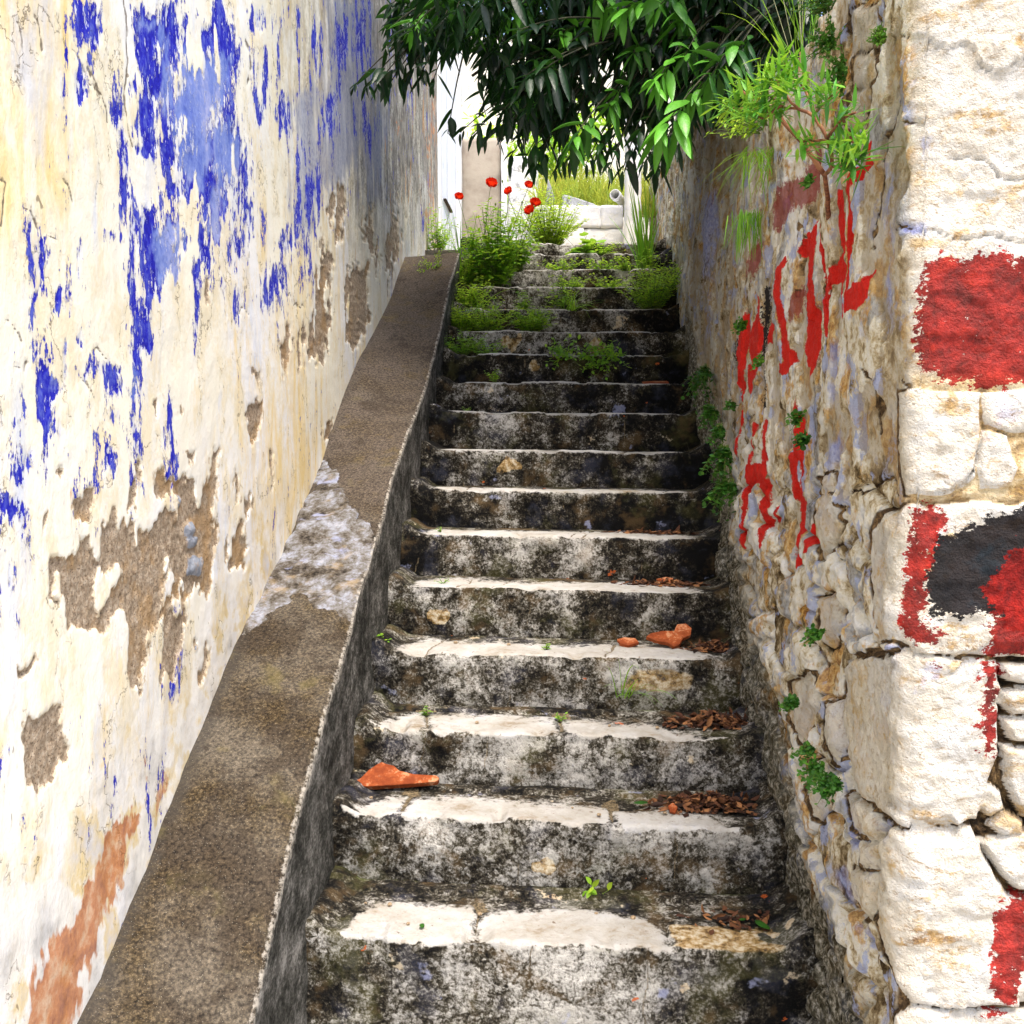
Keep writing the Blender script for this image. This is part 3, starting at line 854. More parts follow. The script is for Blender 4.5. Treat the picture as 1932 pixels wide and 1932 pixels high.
# ------------------------------------------------------------------ right wall with its street corner
XR, YF = 0.628, 2.0
RED = polys(
    '1652,262 1645,275 1632,310 1610,325 1602,340 1602,362 1610,390 1604,450 1602,500 1597,590 1600,597 1615,580 1625,582 1635,587 1640,577 1650,560 1654,508 1643,520 1640,537 1625,530 1607,550 1612,520 1616,470 1621,420 1612,380 1610,350 1625,340 1645,310',
    '1577,358 1587,358 1589,480 1582,530 1586,590 1581,612 1577,560 1575,532 1562,539 1554,545 1557,520 1565,500 1578,480',
    '1543,378 1537,400 1539,450 1548,520 1546,600 1551,640 1556,636 1558,600 1554,520 1551,490 1546,450',
    '1525,403 1515,440 1500,450 1495,475 1498,486 1508,480 1511,520 1507,600 1504,680 1510,694 1520,691 1531,640 1529,590 1522,500 1526,450',
    '1462,508 1475,484 1479,490 1471,510 1469,560 1476,620 1479,650 1485,680 1476,706 1464,706 1462,695 1471,680 1468,630 1460,560',
    '1452,530 1448,580 1438,645 1447,652 1454,600', '1422,555 1417,600 1408,640 1420,700 1416,740 1426,700 1431,640 1428,600',
    '1403,578 1397,612 1389,622 1386,700 1398,732 1400,762 1390,850 1393,860 1398,830 1404,760 1401,700 1406,640', '1412,690 1426,686 1424,712 1418,742 1411,722',
    '1424,795 1428,800 1422,875 1441,872 1445,862 1449,915 1446,1010 1443,1038 1437,1010 1439,914 1422,916 1418,960 1413,1034 1409,1020 1412,960 1413,930 1413,890 1420,872',
    '1440,790 1445,790 1448,870 1443,872', '1491,748 1497,800 1506,845 1501,880 1505,940 1513,980 1502,1030 1504,1068 1493,1074 1491,1010 1495,972 1484,930 1479,860 1487,840 1489,790',
    '1527,985 1537,992 1539,1012 1532,1037 1524,1043 1519,1015', '1455,970 1461,950 1459,985 1456,990', '1516,640 1518,700 1512,715',
    # street front
    '1740,502 1775,490 1850,482 1898,474 1906,490 2150,486 2150,722 1960,722 1850,730 1772,717 1737,692 1718,650 1728,600 1738,550',
    '1720,962 1760,950 1787,970 1792,1002 1762,1012 1752,1060 1747,1120 1742,1178 1780,1188 1772,1206 1722,1217 1703,1190 1706,1130 1712,1060',
    '2150,1010 1945,1015 1900,1045 1877,1072 1862,1088 1853,1110 1868,1150 1866,1180 1856,1238 1905,1236 1960,1238 2150,1240',
    '1850,1246 1882,1246 1890,1262 1878,1290 1886,1330 1878,1385 1875,1422 1850,1422 1848,1385 1838,1368 1853,1310 1850,1280',
    '1868,1830 1872,1760 1890,1700 1932,1690 2150,1690 2150,1790 1935,1815 1915,1850 1902,1886 1880,1892 1863,1868', '1850,1902 1885,1897 1882,1912 1852,1912', '1745,1245 1765,1248 1758,1262')
RED_HOLE = polys('1490,868 1496,868 1499,940 1493,922')
WORN = polys('1543,262 1533,272 1505,310 1500,335 1475,345 1463,350 1450,390 1449,430 1460,440 1480,405 1515,375 1525,350 1545,310 1549,270',
             '1400,517 1405,475 1420,455 1435,440 1438,460 1425,490 1410,527', '1480,560 1500,540 1505,560 1490,600 1482,610', '1528,560 1536,600 1530,690 1522,692 1530,640')
BLACK = polys('1757,1012 1800,1010 1830,985 1870,972 1960,955 2150,950 2150,1230 1950,1200 1900,1182 1850,1152 1800,1162 1755,1152 1738,1120 1750,1060',
              '1430,545 1444,540 1440,640 1432,690 1428,640', '1436,700 1442,700 1440,770 1432,770', '1385,640 1392,630 1390,690 1384,700')
BLUEP = polys('1672,300 1680,320 1686,420 1682,520 1688,640 1678,640 1672,560 1676,450 1668,380', '1735,255 1755,255 1752,290 1738,292', '1560,645 1585,640 1580,720 1570,770 1562,740',
              '1575,800 1586,800 1580,870 1570,905 1552,900 1556,840', '1594,960 1608,965 1604,988 1594,985', '1522,880 1530,885 1526,930 1517,925', '1570,1170 1588,1170 1592,1220 1580,1230',
              '1590,1510 1615,1520 1625,1590 1612,1615 1596,1580', '1560,1620 1590,1640 1600,1720 1575,1700', '1640,1850 1665,1880 1670,1960 1645,1960', '1318,380 1345,340 1352,420 1340,520 1325,560', '1335,560 1345,520 1340,640 1330,640',
              '1620,1740 1650,1760 1655,1800 1630,1790', '1700,430 1740,420 1745,445 1700,450', '1640,560 1650,570 1648,640 1640,640')
QUOINS = polys('1588,1262 1602,1245 1640,1238 1705,1238 1770,1240 1886,1250 1890,1290 1884,1330 1879,1420 1862,1480 1842,1548 1790,1558 1722,1563 1690,1553 1652,1520 1612,1490 1598,1430 1588,1350',
               '1662,1592 1682,1566 1722,1568 1830,1562 1852,1612 1880,1662 1905,1692 2150,1700 2150,1890 1935,1892 1800,1900 1722,1893 1690,1848 1666,1790 1660,1700',
               '1652,1180 1645,1100 1650,1010 1668,970 1700,958 1800,952 2150,958 2150,1232 1900,1238 1722,1230 1692,1202 1668,1208',
               '1690,1915 1722,1900 1800,1908 2150,1902 2150,2140 1690,2140')
STONES = polys('1692,745 1720,738 1850,742 1845,800 1838,900 1790,930 1705,930 1692,900', '1856,742 2150,735 2150,850 1905,812 1858,800', '1850,812 1900,822 1915,880 1900,920 1850,925 1845,880',
               '1892,1254 2150,1252 2150,1292 1925,1294 1896,1280', '1890,1302 2150,1300 2150,1346 1910,1350 1888,1330', '1890,1356 2150,1354 2150,1396 1900,1396',
               '1886,1408 2150,1402 2150,1556 1930,1545 1895,1480', '1842,1502 1862,1478 1888,1500 1894,1526 1868,1546 1846,1530', '1862,1560 1895,1530 1935,1552 1935,1580 1890,1580',
               '1846,1590 1935,1570 2150,1575 2150,1680 1920,1680 1895,1660 1870,1630', '1686,1240 1700,1225 1735,1230 1738,1240 1715,1250',
               '1545,1130 1572,1120 1578,1180 1562,1220 1545,1200', '1500,1290 1530,1270 1540,1330 1520,1400 1500,1360', '1560,1330 1585,1320 1592,1390 1575,1440 1560,1400',
               '1626,1590 1658,1596 1655,1640 1628,1632', '1605,1635 1650,1650 1660,1700 1640,1740 1608,1690', '1590,1495 1640,1520 1660,1560 1650,1590 1610,1560',
               '1538,940 1560,930 1575,960 1572,1020 1550,1050 1538,1000', '1545,905 1568,895 1570,925 1550,930', '1530,1440 1552,1430 1560,1500 1545,1550 1530,1500',
               '1605,20 1640,10 1650,60 1640,90 1610,100', '1618,110 1655,95 1662,140 1640,170 1615,165', '1612,175 1645,170 1640,210 1615,245 1605,220', '1590,230 1612,225 1600,260 1588,262')
RCRACK = [xy(t) for t in ('1693,66 1715,72 1740,74 1765,88 1790,97 1800,92 1820,86 1835,95 1842,118 1852,124 1880,132 1900,130 1935,112', '1693,228 1725,228 1745,236', '1795,296 1850,300 1875,318 1882,330 1935,336',
                          '1690,178 1668,300 1664,360 1655,400 1650,470', '1665,0 1666,40 1660,70 1668,110', '1690,430 1760,440 1800,452 1860,440 1935,460', '1550,470 1552,540 1556,600',
                          '1690,720 1720,735', '1600,930 1640,920 1668,900 1690,930', '1640,700 1655,760 1650,820', '1855,800 1850,840 1840,880 1800,920 1750,925', '1495,400 1500,480 1494,560', '1600,1240 1688,1236', '1888,812 1935,830')]


def rw_top(y):
    return np.interp(y, [0, 2.3, 2.46, 2.68, 2.9, 3.5, 4.2, 5, 6, 9.5], [3.25, 3.2, 2.95, 2.70, 2.64, 2.70, 2.85, 3.15, 3.5, 4.1])


def right_wall():
    rc = .05
    ys = 1 / np.linspace(1 / 9.3, 1 / (YF + rc), 420)
    path = [(XR + .0 * y, y, -1, 0) for y in ys]
    for a in np.linspace(0, math.pi / 2, 16)[1:-1]:
        path.append((XR + rc - rc * math.cos(a), YF + rc - rc * math.sin(a), -math.cos(a), -math.sin(a)))
    for x in np.concatenate([np.arange(XR + rc, .95, .0034), np.linspace(.953, 2.6, 40)]):
        path.append((x, YF, 0, -1))
    path = np.array(path)
    nu, nv = len(path), 640
    zb = np.where(path[:, 1] > 2.3, stair_z(path[:, 1]) - .3, -.1)
    zb = np.minimum.accumulate(zb[::1])
    zt = np.where(path[:, 2] < -.5, rw_top(path[:, 1]), 3.25) + .05 * fbm(np.stack([path[:, 0] * 5, path[:, 1] * 5, 0 * path[:, 0]], -1), 3, 99)
    w = np.linspace(0, 1, nv)
    Z = zb[:, None] + (zt - zb)[:, None] * w[None]
    P = np.empty((nu, nv, 3))
    P[..., 0], P[..., 1], P[..., 2] = path[:, 0:1], path[:, 1:2], Z
    N = np.zeros_like(P)
    N[..., 0], N[..., 1] = path[:, 2:3], path[:, 3:4]
    px, py = proj(P)
    front = sstep(.3, .8, -N[..., 1])
    j1, j2 = fbm(P * 22, 3, 101), fbm(P * 22, 3, 102)
    ux = px + j1 * (7 + 9 * front)
    uy = py + j2 * (22 - 6 * front)
    # brushy edges on the front, cleaner ones on the flank
    br = fbm(P * 60, 3, 103)
    nrm = 11 + 17 * front
    red = .06 * (1 - front) + np.minimum(poly_sdf(px + j1 * 2.5 + br * front * 26, py + j2 * 9 + br * front * 26, RED), -poly_sdf(ux, uy, RED_HOLE)) / nrm
    worn = poly_sdf(px + j1 * 5, uy, WORN) / 12
    black = poly_sdf(px + br * front * 22 + j1 * 4, uy, BLACK) / nrm
    blue = poly_sdf(ux, uy, BLUEP, 40) / 12
    quo = np.stack([poly_sdf(px + j1 * 8, py + j2 * 12, [q]) for q in QUOINS])
    qs = quo.max(0)
    st = poly_sdf(px + j1 * 9, py + j2 * 10, STONES)
    crack = line_dist(px + j1 * 14, py + j2 * 18, RCRACK, 20) + 1.5 * vnoise(P * 40, 120) + 1.2 * sstep(.1, -.2, fbm(P * 9, 2, 121))
    # where the render has gone and rubble shows
    low = sstep(760, 1000, py + fbm(P * 5, 3, 104) * 400) * (1 - front)
    up = poly_sdf(px + j1 * 10, py + j2 * 20, polys('1590,-200 1660,-200 1662,120 1650,200 1618,240 1600,290 1570,250 1585,120'), 40) / 20
    rub = np.maximum(low * .85, sstep(-.2, .5, up))
    frub = sstep(700, 750, py + fbm(P * 9, 3, 105) * 60) * front * sstep(2200, 2100, px + fbm(P * 6, 3, 127) * 300)
    uy2 = P[..., 1] * (1 - front) + P[..., 0] * front
    wv = fbm(P * 7, 3, 106)
    f1, fe, cid = cells(uy2 / (.30 - .13 * front) + wv * 1.1, P[..., 2] / .125 + wv * .9 + 3, 21)
    g1, ge, gid = cells(uy2 / .075 + wv, P[..., 2] / .05 + wv, 22)
    inq = sstep(-8, 3, qs)
    ins = sstep(-6, 3, st)
    free = np.clip(1 - inq - ins, 0, 1)
    cellpil = sstep(.02, .32, fe)
    joint = rub * free * (1 - sstep(.01, .06, fe)) * sstep(-.02, .2, fbm(P * 8, 2, 122)) + (inq < .5) * (ins < .5) * frub * .9 + (1 - sstep(2, 5, crack)) * .9
    edgeq = np.where(qs > -14, sstep(0, -5, qs) * sstep(-14, -8, qs), 0) + np.where(st > -10, sstep(0, -4, st) * sstep(-10, -6, st), 0)
    joint = np.clip(np.maximum(joint, edgeq * (1 - ins * .9) * (1 - inq)), 0, 1) * (1 - .55 * front * sstep(980, 930, py))
    s_front = P * np.array([3.2, 3.2, 9])
    h = .05 * fbm(P * 1.3, 3, 107) * (1 - front) + .020 * fbm(P * 6, 4, 108) * (1 - .5 * front) + .008 * fbm(P * 30, 3, 109) + .004 * fbm(P * 90, 2, 110)
    h += front * .016 * fbm(s_front, 4, 111) + front * .006 * fbm(P * np.array([20, 20, 60]), 3, 119)
    h += rub * free * (.022 * cellpil * (.3 + 1.2 * cid) - .015) + rub * free * .010 * sstep(0, .25, ge) * (gid - .2)
    chip = fbm(P * 17, 4, 123)
    h += inq * (.003 + .007 * sstep(0, 8, qs) - .016 * sstep(.08, .22, chip) * sstep(40, 4, qs)) + ins * (1 - inq) * (1 - .7 * sstep(980, 900, py)) * (.000 + .015 * sstep(0, 9, st) + .012 * (vnoise(P * 9, 124) - .5))
    h += np.maximum(inq, ins) * (.010 * np.round(fbm(P * 4.5, 3, 125) * 6) / 6 + .006 * fbm(P * 26, 4, 126))
    h -= frub * np.clip(1 - inq - ins, 0, 1) * (.016 - .013 * sstep(1000, 940, py))
    h -= edgeq * .011 * (1 - inq) * (1 - .75 * sstep(980, 920, py))
    h -= .012 * rub * free * sstep(.10, .0, fe) * (1 - front)
    h -= .009 * (1 - sstep(1.5, 5, crack))
    big = line_dist(px + j1 * 14, py + j2 * 18 - 7, RCRACK[:1], 20)
    h += front * .008 * sstep(0, -14, py - 10 - np.interp(px, [p[0] for p in RCRACK[0]], [p[1] for p in RCRACK[0]]) + j2 * 18) * sstep(1690, 1700, px)
    plast = np.clip(1 - rub - front, 0, 1)
    pe = fbm(P * np.array([1, 9, 4]), 4, 112)
    peel = sstep(.02, .07, pe)
    h -= plast * peel * .013
    # base of the flank swells out towards the steps
    hb = P[..., 2] - np.where(path[:, 1] > 2.3, stair_z(path[:, 1]), 0)[:, None]
    swell = sstep(.55, -.05, hb) * (1 - front)
    h += swell * (.006 + .05 * fbm(P * 4, 3, 113)) * sstep(2.1, 2.5, P[..., 1])
    # flank leans back a little higher up
    h -= (1 - front) * .03 * sstep(2.2, 3.6, P[..., 2])
    h *= np.minimum(1, .35 + .65 * sstep(2.0, 2.06, P[..., 1]) + .65 * sstep(XR, XR + .05, P[..., 0]))
    arc = (np.abs(path[:, 2]) > 1e-6) & (np.abs(path[:, 3]) > 1e-6)
    dc = np.where(arc, 0, np.where(path[:, 2] < -.5, path[:, 1] - YF - rc, path[:, 0] - XR - rc))
    wc = np.exp(-(dc / .025) ** 2)[:, None]
    h = h * (1 - wc) + np.maximum(h, -.010) * wc
    P += N * h[..., None]
    stain = sstep(.50, -.02, hb + .25 * fbm(P * 5, 3, 114)) * (1 - front) * (1 - .8 * sstep(5.6, 6.4, P[..., 1]))
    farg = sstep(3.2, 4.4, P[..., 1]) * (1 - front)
    lit = sstep(5.4, 6.2, P[..., 1]) * (1 - front)  # far sunlit stretch, painted paler by leaving out the grey
    A = dict(red=np.clip(red, -1, 1), worn=np.clip(worn, -1, 1), black=np.clip(black, -1, 1), blue=np.clip(blue, -3, 1), joint=joint, front=front, rub=rub * free,
             stain=stain, cid=np.where(rub > .3, cid, .5), stone=np.maximum(inq, ins), farg=farg * (1 - lit), peel=plast * peel, frub=frub)
    A = {k: v.ravel().copy() for k, v in A.items()}
    V = P.reshape(-1, 3)
    n0 = len(V)

    m = Mat('lime_stone_wall', .92, .15)
    ps = m.sc((1, 1, 1))
    n_lo, n_mid, n_hi, n_x = m.noise(3.0, 5, .62), m.noise(13, 6, .68), m.noise(55, 5, .7), m.noise(170, 3, .65)
    fr = m.attr('front')
    # flank: mixed lime, earth and grey
    fl = m.ramp(m.add(m.mul(n_mid, .6), m.mul(n_lo, .3), m.mul(n_hi, .22), m.cen(m.attr('cid'), .16)), [(.42, (.06, .036, .015)), (.48, (.25, .18, .09)), (.525, (.56, .46, .29)), (.565, (.78, .73, .60)), (.65, (.82, .81, .78))])
    fl = m.mix(m.ss(m.add(m.noise(4.3, 5, .65), m.cen(n_hi, .2)), .54, .62, 0, .8), fl, m.ramp(n_hi, [(.35, (.13, .13, .13)), (.6, (.42, .43, .46))]))
    fl = m.mix(m.ss(m.add(m.noise(6.1, 5, .62), m.cen(n_hi, .2)), .535, .60, 0, .88), fl, m.ramp(n_hi, [(.35, (.20, .07, .012)), (.50, (.55, .29, .06)), (.66, (.76, .56, .24))]))
    fl = m.mix(m.ss(m.add(m.noise(7.7, 5, .62), m.cen(n_hi, .25)), .56, .62, 0, .85), fl, m.mix(n_mid, (.22, .28, .56), (.55, .60, .76)))
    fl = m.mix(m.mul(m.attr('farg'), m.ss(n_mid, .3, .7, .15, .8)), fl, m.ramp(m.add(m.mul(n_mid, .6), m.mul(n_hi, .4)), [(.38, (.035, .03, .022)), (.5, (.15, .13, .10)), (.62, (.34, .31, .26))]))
    fl = m.mix(m.ss(m.add(m.attr('peel'), m.cen(n_hi, .4)), .4, .6, 0, .5), fl, (.33, .25, .15))
    sv = m.add(m.attr('stain'), m.cen(n_mid, 1.2), m.cen(n_hi, .7))
    fl = m.mix(m.ss(sv, .25, .75, 0, .93), fl, m.ramp(n_hi, [(.36, (.010, .010, .007)), (.47, (.06, .056, .036)), (.56, (.24, .22, .17)), (.66, (.52, .50, .44))]))
    # front: pale limestone, ochre where it weathers
    horiz = m.sc((1, 1, 2.6))
    nh = m.noise(6, 6, .68, horiz, .5)
    ff = m.mix(m.ss(n_mid, .4, .66), (.68, .62, .52), (.69, .665, .62))
    ff = m.mix(m.ss(m.add(nh, m.cen(n_hi, .4)), .52, .66, 0, .92), ff, m.ramp(m.add(n_mid, m.cen(n_hi, .6)), [(.34, (.16, .08, .03)), (.46, (.42, .25, .08)), (.6, (.64, .48, .26))]))
    ff = m.mix(m.ss(m.add(m.noise(8, 5, .62), m.cen(n_hi, .2)), .64, .72, 0, .5), ff, (.60, .60, .80))
    ff = m.mix(m.ss(m.noise(30, 5, .68, m.sc((1, 1, 2.2)), .6), .57, .67, 0, .7), ff, (.40, .27, .14))
    ff = m.mix(m.mul(m.attr('frub'), m.ss(m.attr('stone'), .6, .3, 0, .85)), ff, m.ramp(m.add(n_mid, m.cen(n_hi, .6)), [(.32, (.20, .11, .04)), (.46, (.50, .32, .11)), (.6, (.74, .60, .36))]))
    st = m.mix(m.ss(n_lo, .4, .6), (.66, .60, .48), (.60, .57, .52))
    st = m.mix(m.ss(n_hi, .52, .64, 0, .8), st, (.40, .29, .15))
    st = m.mix(m.ss(m.add(m.noise(5, 5, .7), m.cen(n_hi, .3)), .54, .64, 0, .8), st, (.50, .33, .12))
    fl = m.mix(m.mul(m.attr('stone'), .8), fl, st)
    pit = m.ss(m.add(m.noise(48, 4, .75, m.sc((1, 1, 1.5))), m.cen(n_x, .3)), .62, .70, 0, .7)
    ff = m.mix(pit, ff, (.30, .19, .09))
    c = m.mix(fr, fl, ff)
    bv = m.add(m.mul(m.attr('blue'), .5), m.cen(n_mid, 2.0), m.cen(n_hi, .6))
    c = m.mix(m.ss(bv, -.1, .5, 0, .8), c, m.ramp(n_hi, [(.35, (.15, .18, .52)), (.62, (.42, .46, .68))]))
    jn = m.ss(m.add(m.attr('joint'), m.cen(n_hi, .4)), .35, .75)
    c = m.mix(jn, c, m.ramp(m.add(n_hi, m.cen(n_mid, .6)), [(.36, (.03, .02, .012)), (.52, (.13, .08, .04)), (.66, (.36, .23, .10))]))
    # paint: worn wine red, then fresh red and black
    wvv = m.add(m.attr('worn'), m.cen(n_hi, 2.6), m.cen(n_x, 1.2))
    c = m.mix(m.ss(wvv, -.1, .35, 0, .85), c, m.mix(n_mid, (.20, .022, .02), (.34, .06, .05)))
    kv = m.add(m.attr('black'), m.cen(m.noise(70, 4, .7, m.sc((1, 1, 1.6))), 2.4), m.cen(n_mid, .6))
    c = m.mix(m.ss(kv, -.05, .12, 0, .97), c, m.ramp(m.add(m.noise(11, 4, .6), m.cen(n_hi, .3)), [(.38, (.0035, .003, .006)), (.55, (.008, .004, .006)), (.66, (.003, .010, .018))]))
    rv = m.add(m.attr('red'), m.cen(m.noise(75, 4, .72, m.sc((1, 1, 1.5))), m.math('MULTIPLY_ADD', fr, 1.6, 1.1)) if False else m.mul(m.cen(m.noise(75, 4, .72, m.sc((1, 1, 1.5))), 1.0), m.math('MULTIPLY_ADD', fr, 1.9, .6)), m.mul(m.cen(n_mid, .7), m.math('MULTIPLY_ADD', fr, .7, .3)))
    rv = m.math('SUBTRACT', rv, m.mul(fr, m.ss(m.noise(34, 5, .72, m.sc((1, 1, 2))), .60, .70, 0, 1.1)))
    over = m.ss(rv, -.04, .10, 0, .97)
    c = m.mix(over, c, m.ramp(m.add(n_mid, m.cen(n_hi, .6)), [(.33, (.12, .006, .005)), (.5, (.26, .010, .007)), (.68, (.44, .018, .010))]))
    c = m.mix(m.mul(over, m.math('SUBTRACT', 1, fr)), c, m.mix(n_hi, (.55, .010, .006), (.74, .022, .010)))  # flank red painted brighter to make up for the dim light there
    hgt = m.add(m.mul(n_hi, .9), m.mul(n_x, .5), m.mul(n_mid, .7), m.mul(jn, -.6))
    rgh = m.mix(over, (.92, .92, .92), (.55, .55, .55))
    mat = m.done(c, m.bump(hgt, .014, 1.0), rgh)
    root = thing('stone_wall', (XR, YF, 0), 'rough stone and plaster wall with red and black painted marks, on the right of the stairs', 'wall')
    F = quads(nu, nv)
    fq = ((quo > -1).reshape(len(QUOINS), nu, nv))
    fq = fq[:, :-1, :-1] & fq[:, 1:, 1:]
    ids = np.where(fq.any(0), fq.argmax(0) + 1, 0).ravel()
    for k in range(len(QUOINS) + 1):
        f = F[ids == k]
        u, inv = np.unique(f, return_inverse=True)
        nm = 'masonry' if k == 0 else 'quoin_stone'
        o = mesh_obj(nm, V[u], inv.reshape(-1, 4), mat, root, {kk: v[u] for kk, v in A.items()}, loc=root.location)
        if k == 3:
            o['label'] = 'corner block painted with a red frame and a black centre'
        elif k == 1:
            o['label'] = 'big pale corner block with a red paint drip down its right edge'
    # top and back of the wall
    b = Bag()
    tp = P[:, -1]
    bk = tp.copy()
    side = path[:, 2] < -.5
    bk[:, 0] = np.where(side, XR + .48, tp[:, 0])
    bk[:, 1] = np.where(side, np.maximum(tp[:, 1], YF + .48), YF + .48)
    mid = (tp + bk) / 2 + np.array([0, 0, .03])
    b.add(np.stack([tp, mid, bk], 1), quads(nu, 3))
    lo = bk.copy()
    lo[:, 2] = np.where(side, stair_z(bk[:, 1]) - .3, -.1)
    b.add(np.stack([bk, lo], 1), quads(nu, 2))
    cap = Mat('wall_top_rubble', .95, .1)
    nn = cap.noise(14, 5, .7)
    cm = cap.done(cap.ramp(nn, [(.36, (.03, .03, .015)), (.5, (.16, .13, .08)), (.65, (.42, .37, .27))]), cap.bump(nn, .03, 1))
    b.build('wall_top', cm, root, loc=root.location)


right_wall()
# ------------------------------------------------------------------ ground, landing and what stands beyond
def stone_mat(name, a, b, dark, bump=.02, scale=1.0, dirt=.55):
    m = Mat(name, .92, .15)
    n1, n2 = m.noise(5 * scale, 5, .65), m.noise(40 * scale, 5, .7)
    c = m.mix(m.ss(m.add(n1, m.cen(n2, .4)), .38, .62), a, b)
    c = m.mix(m.ss(m.add(m.noise(9 * scale, 5, .68), m.cen(n2, .3)), dirt, dirt + .12, 0, .85), c, dark)
    return m.done(c, m.bump(m.add(n2, n1), bump, .8))


def rough_box(name, x0, x1, y0, y1, z0, z1, mat, parent=None, cut=.05, amp=.012, rnd=.02, seed=0, freq=7):
    """A box with worn edges and an uneven skin."""
    loc = parent.location if parent else ((x0 + x1) / 2, (y0 + y1) / 2, z0)
    bm = bmesh.new()
    bmesh.ops.create_cube(bm, size=1)
    c, s = np.array([(x0 + x1) / 2, (y0 + y1) / 2, (z0 + z1) / 2]), np.array([x1 - x0, y1 - y0, z1 - z0])
    for ax in range(3):
        n = int(min(40, max(2, s[ax] / cut)))
        ed = [e for e in bm.edges if abs((e.verts[0].co - e.verts[1].co)[ax]) > 1e-6 and abs((e.verts[0].co - e.verts[1].co)[ax]) > .9 * (e.verts[0].co - e.verts[1].co).length]
        bmesh.ops.subdivide_edges(bm, edges=ed, cuts=n, use_grid_fill=True)
    bmesh.ops.recalc_face_normals(bm, faces=bm.faces[:])
    bm.verts.ensure_lookup_table()
    V = np.array([v.co[:] for v in bm.verts]) * s
    h = s / 2
    inner = np.clip(V, -(h - rnd), h - rnd)
    d = V - inner
    L = np.linalg.norm(d, axis=1, keepdims=True)
    V = np.where(L > 1e-6, inner + d / np.maximum(L, 1e-6) * np.minimum(L, rnd), V)
    nrm = unit(d + 1e-9)
    W = V + c
    W = W + nrm * (amp * 2 * fbm(W * freq + seed * 7.7, 4, 200 + seed) + amp * .8 * fbm(W * freq * 4, 3, 201 + seed))[:, None]
    F = np.array([[v.index for v in f.verts] for f in bm.faces if len(f.verts) == 4])
    bm.free()
    return mesh_obj(name, W, F, mat, parent, loc=loc)


def sheet(name, xs, ys, zf, mat, kind='structure'):
    X, Y = np.meshgrid(np.array(xs), np.array(ys), indexing='ij')
    P = np.stack([X, Y, zf(X, Y)], -1)
    o = mesh_obj(name, P.reshape(-1, 3), quads(len(xs), len(ys)), mat)
    return tag(o, kind=kind)


LZ = SZ[16] - .02


